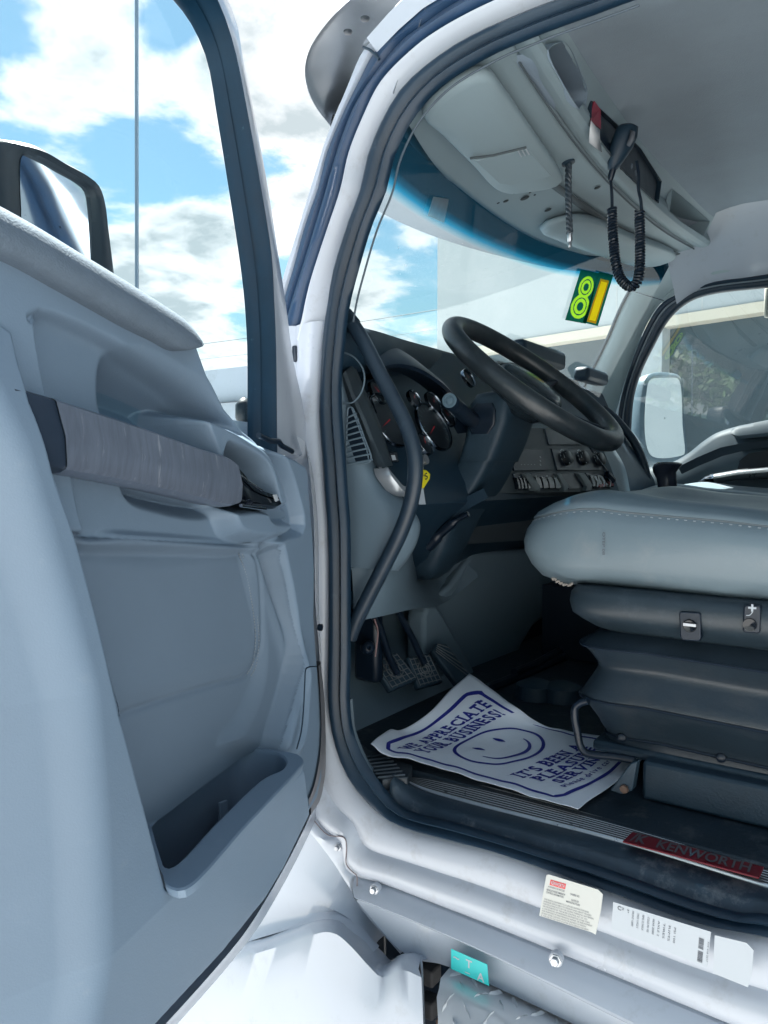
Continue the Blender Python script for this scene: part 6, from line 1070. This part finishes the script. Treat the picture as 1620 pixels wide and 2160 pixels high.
stroke(ik, P, [.036 if (p[1] < .12 or p[1] > .865) else .022 for p in P], closed=True)
ik.build('border_print', inkm, pmt)
SER = {'W': 'tL tR', 'E': 'tl bl', 'A': 'bL bR', 'P': 'tl bl', 'R': 'tl bl bR', 'C': '', 'I': 'tc bc', 'T': 'bc', 'Y': 'tL tR bc', 'U': 'tl tr', 'B': 'tl bl', 'N': 'tl bl tr', 'S': '', 'O': '', 'L': 'tl bl', 'V': 'tL tR', 'G': ''}
def line(mb, s, u0, u1, v0, v1, bold=.035, serif=True):    # u runs along the text, v0 top .. v1 baseline
    x = 0; its = []
    for ch in s:
        if ch == ' ': x += .38; continue
        v_, f_ = text2d(ch, 1.0, bold)
        if not len(v_): continue
        w_ = v_[:, 0].max()-v_[:, 0].min(); its.append((ch, x-v_[:, 0].min(), v_, f_, w_)); x += w_+.14
    tot = x-.14; k = (u1-u0)/tot; H_ = .74
    for n_i, (ch, ox, v_, f_, w_) in enumerate(its):
        l = .0011+.00006*(n_i % 2); flat(mb, [(u0+(p[0]+ox)*k, v1-(p[1]/H_)*(v1-v0)) for p in v_], f_, l)
        if serif:
            for q, c in enumerate(SER.get(ch, '').split()):
                mn = v_[:, 0].min(); cx_ = {'l': mn+.09, 'r': mn+w_-.09, 'c': mn+w_/2, 'L': mn+.06, 'R': mn+w_-.06}[c[1]]; yy = .70 if c[0] == 't' else .0; y0, y1 = (yy-.02, yy+.07) if c[0] == 't' else (-.02, .07)
                R_ = [(cx_-.19, y0), (cx_+.19, y0), (cx_+.19, y1), (cx_-.19, y1)]; flat(mb, [(u0+(a+ox)*k, v1-(c_/H_)*(v1-v0)) for a, c_ in R_], [[0, 1, 2, 3]], l+.00025+.00004*q)
for s_, u0, u1, v0, v1, bo, se in (('WE APPRECIATE', .14, .89, .150, .215, .035, True), ('YOUR BUSINESS!', .15, .87, .236, .298, .035, True), ("IT'S BEEN A", .19, .80, .630, .678, .035, True), ('PLEASURE', .22, .80, .692, .739, .035, True), ('SERVING', .26, .76, .753, .797, .035, True), ('Please drive carefully', .22, .86, .812, .842, .012, False)):
    tx = MB(); line(tx, s_, u0, u1, v0, v1, bo, se); tx.build('lettering', inkm, pmt)
fc = MB(); el = lambda cu_, cv_, ru, rv, a0, a1, n: [(cu_+ru*math.cos(t), cv_+rv*math.sin(t)) for t in np.linspace(a0, a1, n)]
stroke(fc, el(.50, .452, .285, .130, 0, 2*math.pi, 80)[:-1], .020, closed=True)
fc.loft([]) if False else None
stroke(fc, el(.50, .458, .185, .082, .10, math.pi-.10, 40), [.008+.016*math.sin(math.pi*i/39) for i in range(40)])
for cu_ in (.41, .59): stroke(fc, [(cu_, .385+.050*t) for t in np.linspace(0, 1, 12)], [.004+.026*math.sin(math.pi*i/11) for i in range(12)])
fc.build('smiling_face', inkm, pmt)
ky = empty('keys', onX(893, 975, .2), 'ignition key with a yellow tag and a white paper tag hanging from the dash', 'keys')
kd = lambda a, c: onD(a, c, -.05)
b = MB(); b.tube([kd(889, 960), kd(890, 972), kd(891, 990)], .0022, 6); b.lathe([(.009, -.01), (.009, .01), (0, .012)], kd(890, 972), (0, -1, .3), 14); b.build('ignition_key', steel, ky)
b = MB(); b.prism([kd(a, c) for a, c in [(890, 990), (900, 992), (908, 1000), (907, 1010), (893, 1032), (888, 1030), (888, 995)]], (.0, .003, 0)); yt = b.build('yellow_tag', yeltag, ky, bevel=.001)
e = MB(); put_text(e, 'S', kd(894, 1013)+np.array([0, -.003, 0]), (.8, -.3, .5), (-.3, 0, 1), .016, .02); put_text(e, '.', kd(890, 1004)+np.array([0, -.003, 0]), (1, 0, 0), (0, 0, 1), .02, .02); e.build('tag_print', black, yt)
b = MB(); b.prism([kd(a, c) for a, c in [(887, 1028), (893, 1030), (898, 1064), (884, 1064)]], (0, .001, 0)); b.build('white_tag', stickw, ky)
# ================================================================ outside
def onG(px, py, dist): d = ray(px, py); return CAM + d*(dist/np.dot(d, FW))
gb_ = MB(); gb_.add([(-400, -400, 0), (400, -400, 0), (400, 400, 0), (-400, 400, 0)], [[0, 1, 2, 3]]); tag(gb_.build('ground', yardm), kind='structure')
# workshop across the yard: long white fascia over a dark bay
bang = math.radians(78); bd_ = np.array([math.cos(bang), math.sin(bang), 0]); bn_ = np.array([-math.sin(bang), math.cos(bang), 0])    # wall faces -bn side (towards the truck)
B0 = onG(1400, 690, 17.0); B0[2] = 0
def onB(a, c, off=0.): return onP(a, c, B0+bn_*off, bn_)
zb = onB(1400, 690)[2]; zt_ = onB(985, 300)[2]
sv = lambda a: float((onB(a, 700)-B0)@bd_)
s_end = sv(985); bl_ = lambda s, z, o=0.: B0+bd_*s+bn_*o+np.array([0, 0, z])
shop = empty('workshop_building', bl_(0, 0), 'white walled workshop with cream trim over a dark open bay', 'building')
b = MB()
def wbox(b, s0, s1, z0, z1, o0, o1):
    b.add([bl_(s, z, o) for s in (s0, s1) for z in (z0, z1) for o in (o0, o1)], [[0, 1, 3, 2], [4, 6, 7, 5], [0, 4, 5, 1], [2, 3, 7, 6], [0, 2, 6, 4], [1, 5, 7, 3]])
sgn = 1 if (CAM-B0)@bn_ > 0 else -1
wbox(b, s_end, -30, zb+.22, zt_, 0, -6*sgn); b.build('upper_wall', wallm, shop)
b = MB(); wbox(b, s_end, -30, zb, zb+.22, .05*sgn, -6*sgn); b.build('fascia_trim', creamm, shop)
b = MB(); wbox(b, s_end, -30, 0, zb-.001, -.35*sgn, -6*sgn); b.build('bay_shade_block', baym, shop)  # near-flush block, the shade of the open bay is in its colour
b = MB()
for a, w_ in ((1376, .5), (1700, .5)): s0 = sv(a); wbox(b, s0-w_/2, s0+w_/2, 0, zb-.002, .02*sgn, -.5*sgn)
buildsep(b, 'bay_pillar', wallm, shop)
b = MB(); s9 = sv(893); wbox(b, s9, s_end-.002, zb-.5, onB(893, 486)[2], -.6*sgn, -5*sgn); wbox(b, s9, s_end-.004, 0, zb-.5, -.62*sgn, -5*sgn); b.build('side_wall', wallm, shop)
b = MB(); wbox(b, s9-.1, s_end+.3, onB(893, 486)[2], onB(893, 486)[2]+.2, -.5*sgn, -5*sgn); b.build('roof_edge', roofm, shop)
b = MB()
for a in (1300, 1480): s0 = sv(a); wbox(b, s0-.012, s0+.012, zb+.22, zt_-.1, .006*sgn, -.1)
buildsep(b, 'wall_joint', mat('joint_wall', (.45, .47, .47), .8), shop)
# small grey roofed shed seen low through the door window
sh0 = onG(470, 870, 30); shed = empty('shed', (sh0[0], sh0[1], 0), 'low grey gabled shed far off behind the door window', 'shed')
rd_ = RT; b = MB(); z0 = onG(520, 845, 30)[2]; zr_ = onG(520, 806, 30)[2]; cx_ = onG(560, 800, 30)
P = [cx_+RT*(-3.0)+np.array([0, 0, z0-zr_-.3]), cx_, cx_+RT*3.0+np.array([0, 0, z0-zr_-.3])]; b.prism(P, _fh*6); b.build('shed_roof', roofm, shed)
b = MB(); c = cx_.copy(); c[2] = (P[0][2]-.02)/2; b.prism([c+RT*-2.7+np.array([0, 0, -c[2]]), c+RT*2.7+np.array([0, 0, -c[2]]), c+RT*2.7+np.array([0, 0, c[2]]), c+RT*-2.7+np.array([0, 0, c[2]])], _fh*5.8); b.build('shed_wall', conc, shed)
# poles and wires
def pole(p, h, label): 
    o = empty('utility_pole', (p[0], p[1], 0), label, 'utility pole', group=None); b = MB(); b.tube([(p[0], p[1], 0), (p[0], p[1], h)], [.16, .10], 12); b.build('pole_shaft', wood, o)
    b = MB(); b.box((p[0], p[1], h-.6), (.12, 2.0, .12)); b.build('crossarm', wood, o); b = MB()
    for y in (-.8, 0, .8): b.lathe([(.03, 0), (.05, .05), (.03, .12), (0, .13)], (p[0], p[1]+y, h-.54), (0, 0, 1), 10)
    buildsep(b, 'insulator', steel, o)
def wire(p, q, sag, label, r=.014):
    p, q = np.array(p), np.array(q); b = MB(); b.tube([p*(1-t)+q*t-np.array([0, 0, sag*4*t*(1-t)]) for t in np.linspace(0, 1, 30)], r, 5); tag(b.build('overhead_wire', wirem), label, 'wire', 'overhead wires')
wA, wB = onG(380, 722, 40), onG(915, 647, 30)
ex_ = wB+(wB-wA)*.35; ex0 = wA-(wB-wA)*.8
wire(ex0, ex_, .25, 'upper of two thin overhead wires seen through the windshield'); wire(ex0-np.array([0, 0, .7]), ex_-np.array([0, 0, .75]), .3, 'lower of two thin overhead wires seen through the windshield', .008)
pole(ex_+np.array([.0, 0, 0]), ex_[2]+.4, 'wooden utility pole hidden behind the workshop wall'); pole(ex0, ex0[2]+.4, 'wooden utility pole beyond the driver door mirror')
# behind the camera: what the glass and mirrors reflect
pole((-14, -3.2, 0), 11, 'tall wooden utility pole at the street side'); pole((-16, 20, 0), 10, 'wooden utility pole further up the street')
for k, (z, lab) in enumerate(((9.9, 'upper street wire behind the camera'), (8.3, 'middle street wire behind the camera'), (7.2, 'lower street wire behind the camera'))): wire((-14, -40, z), (-15, 40, z), .5, lab, .03)
b = MB(); b.box((-19, 0, 1.4), (.2, 70, 2.8)); b.box((-19, 0, 2.84), (.3, 70, .08)); tag(b.build('boundary_wall', wallm, bevel=.01), 'long white boundary wall across the street', 'wall')
def tree(x, y, h, r, label, n=2600, seed=1):
    rg = np.random.RandomState(seed); o = empty('tree', (x, y, 0), label, 'tree', group='trees behind the white wall'); b = MB(); th = h*.45
    b.tube([(x, y, 0), (x+.1, y, th*.6), (x, y+.1, th)], [.22, .16, .12], 10)
    cl = []
    for k in range(12):
        a = k*2.4+rg.rand(); e = .35+rg.rand()*.9; L = r*(.5+.5*rg.rand()); t = np.array([x+math.cos(a)*math.cos(e)*L, y+math.sin(a)*math.cos(e)*L, th+math.sin(e)*L*1.1]); cl.append((t, .35*r+.25*r*rg.rand()))
        b.tube([(x, y, th*.8), ((x+t[0])/2, (y+t[1])/2, (th+t[2])/2+.2), t], [.09, .06, .03], 6)
    b.build('trunk', barkm, o); v = []; f = []
    for i in range(n):
        c_, cr_ = cl[rg.randint(len(cl))]; d = rg.normal(size=3); d /= np.linalg.norm(d); p = c_+d*cr_*(rg.rand()**.4)*np.array([1.1, 1.1, .75]); a1 = rg.normal(size=3); a1 /= np.linalg.norm(a1); a2 = np.cross(a1, d); a2 /= np.linalg.norm(a2)+1e-9; s_ = .11+.12*rg.rand(); q = len(v)
        v += [p-a1*s_, p+a2*s_*.5, p+a1*s_, p-a2*s_*.5]; f.append([q, q+1, q+2, q+3])
    b = MB(); b.add(v, f); b.build('crown', leafm, o, angle=180)
for k, (x, y, h, r, lab) in enumerate(((-24, -8, 8.5, 3.0, 'broad green tree left of the street pole'), (-23, -2, 7.0, 2.4, 'smaller green tree just behind the street pole'), (-25, 5, 8.0, 2.8, 'green tree right of the street pole'), (-24, 13, 9, 3.0, 'tall green tree at the far end of the white wall'), (-24, -17, 8, 3, 'green tree at the near end of the white wall'))): tree(x, y, h, r, lab, seed=k+3)
bpy.context.view_layer.update()
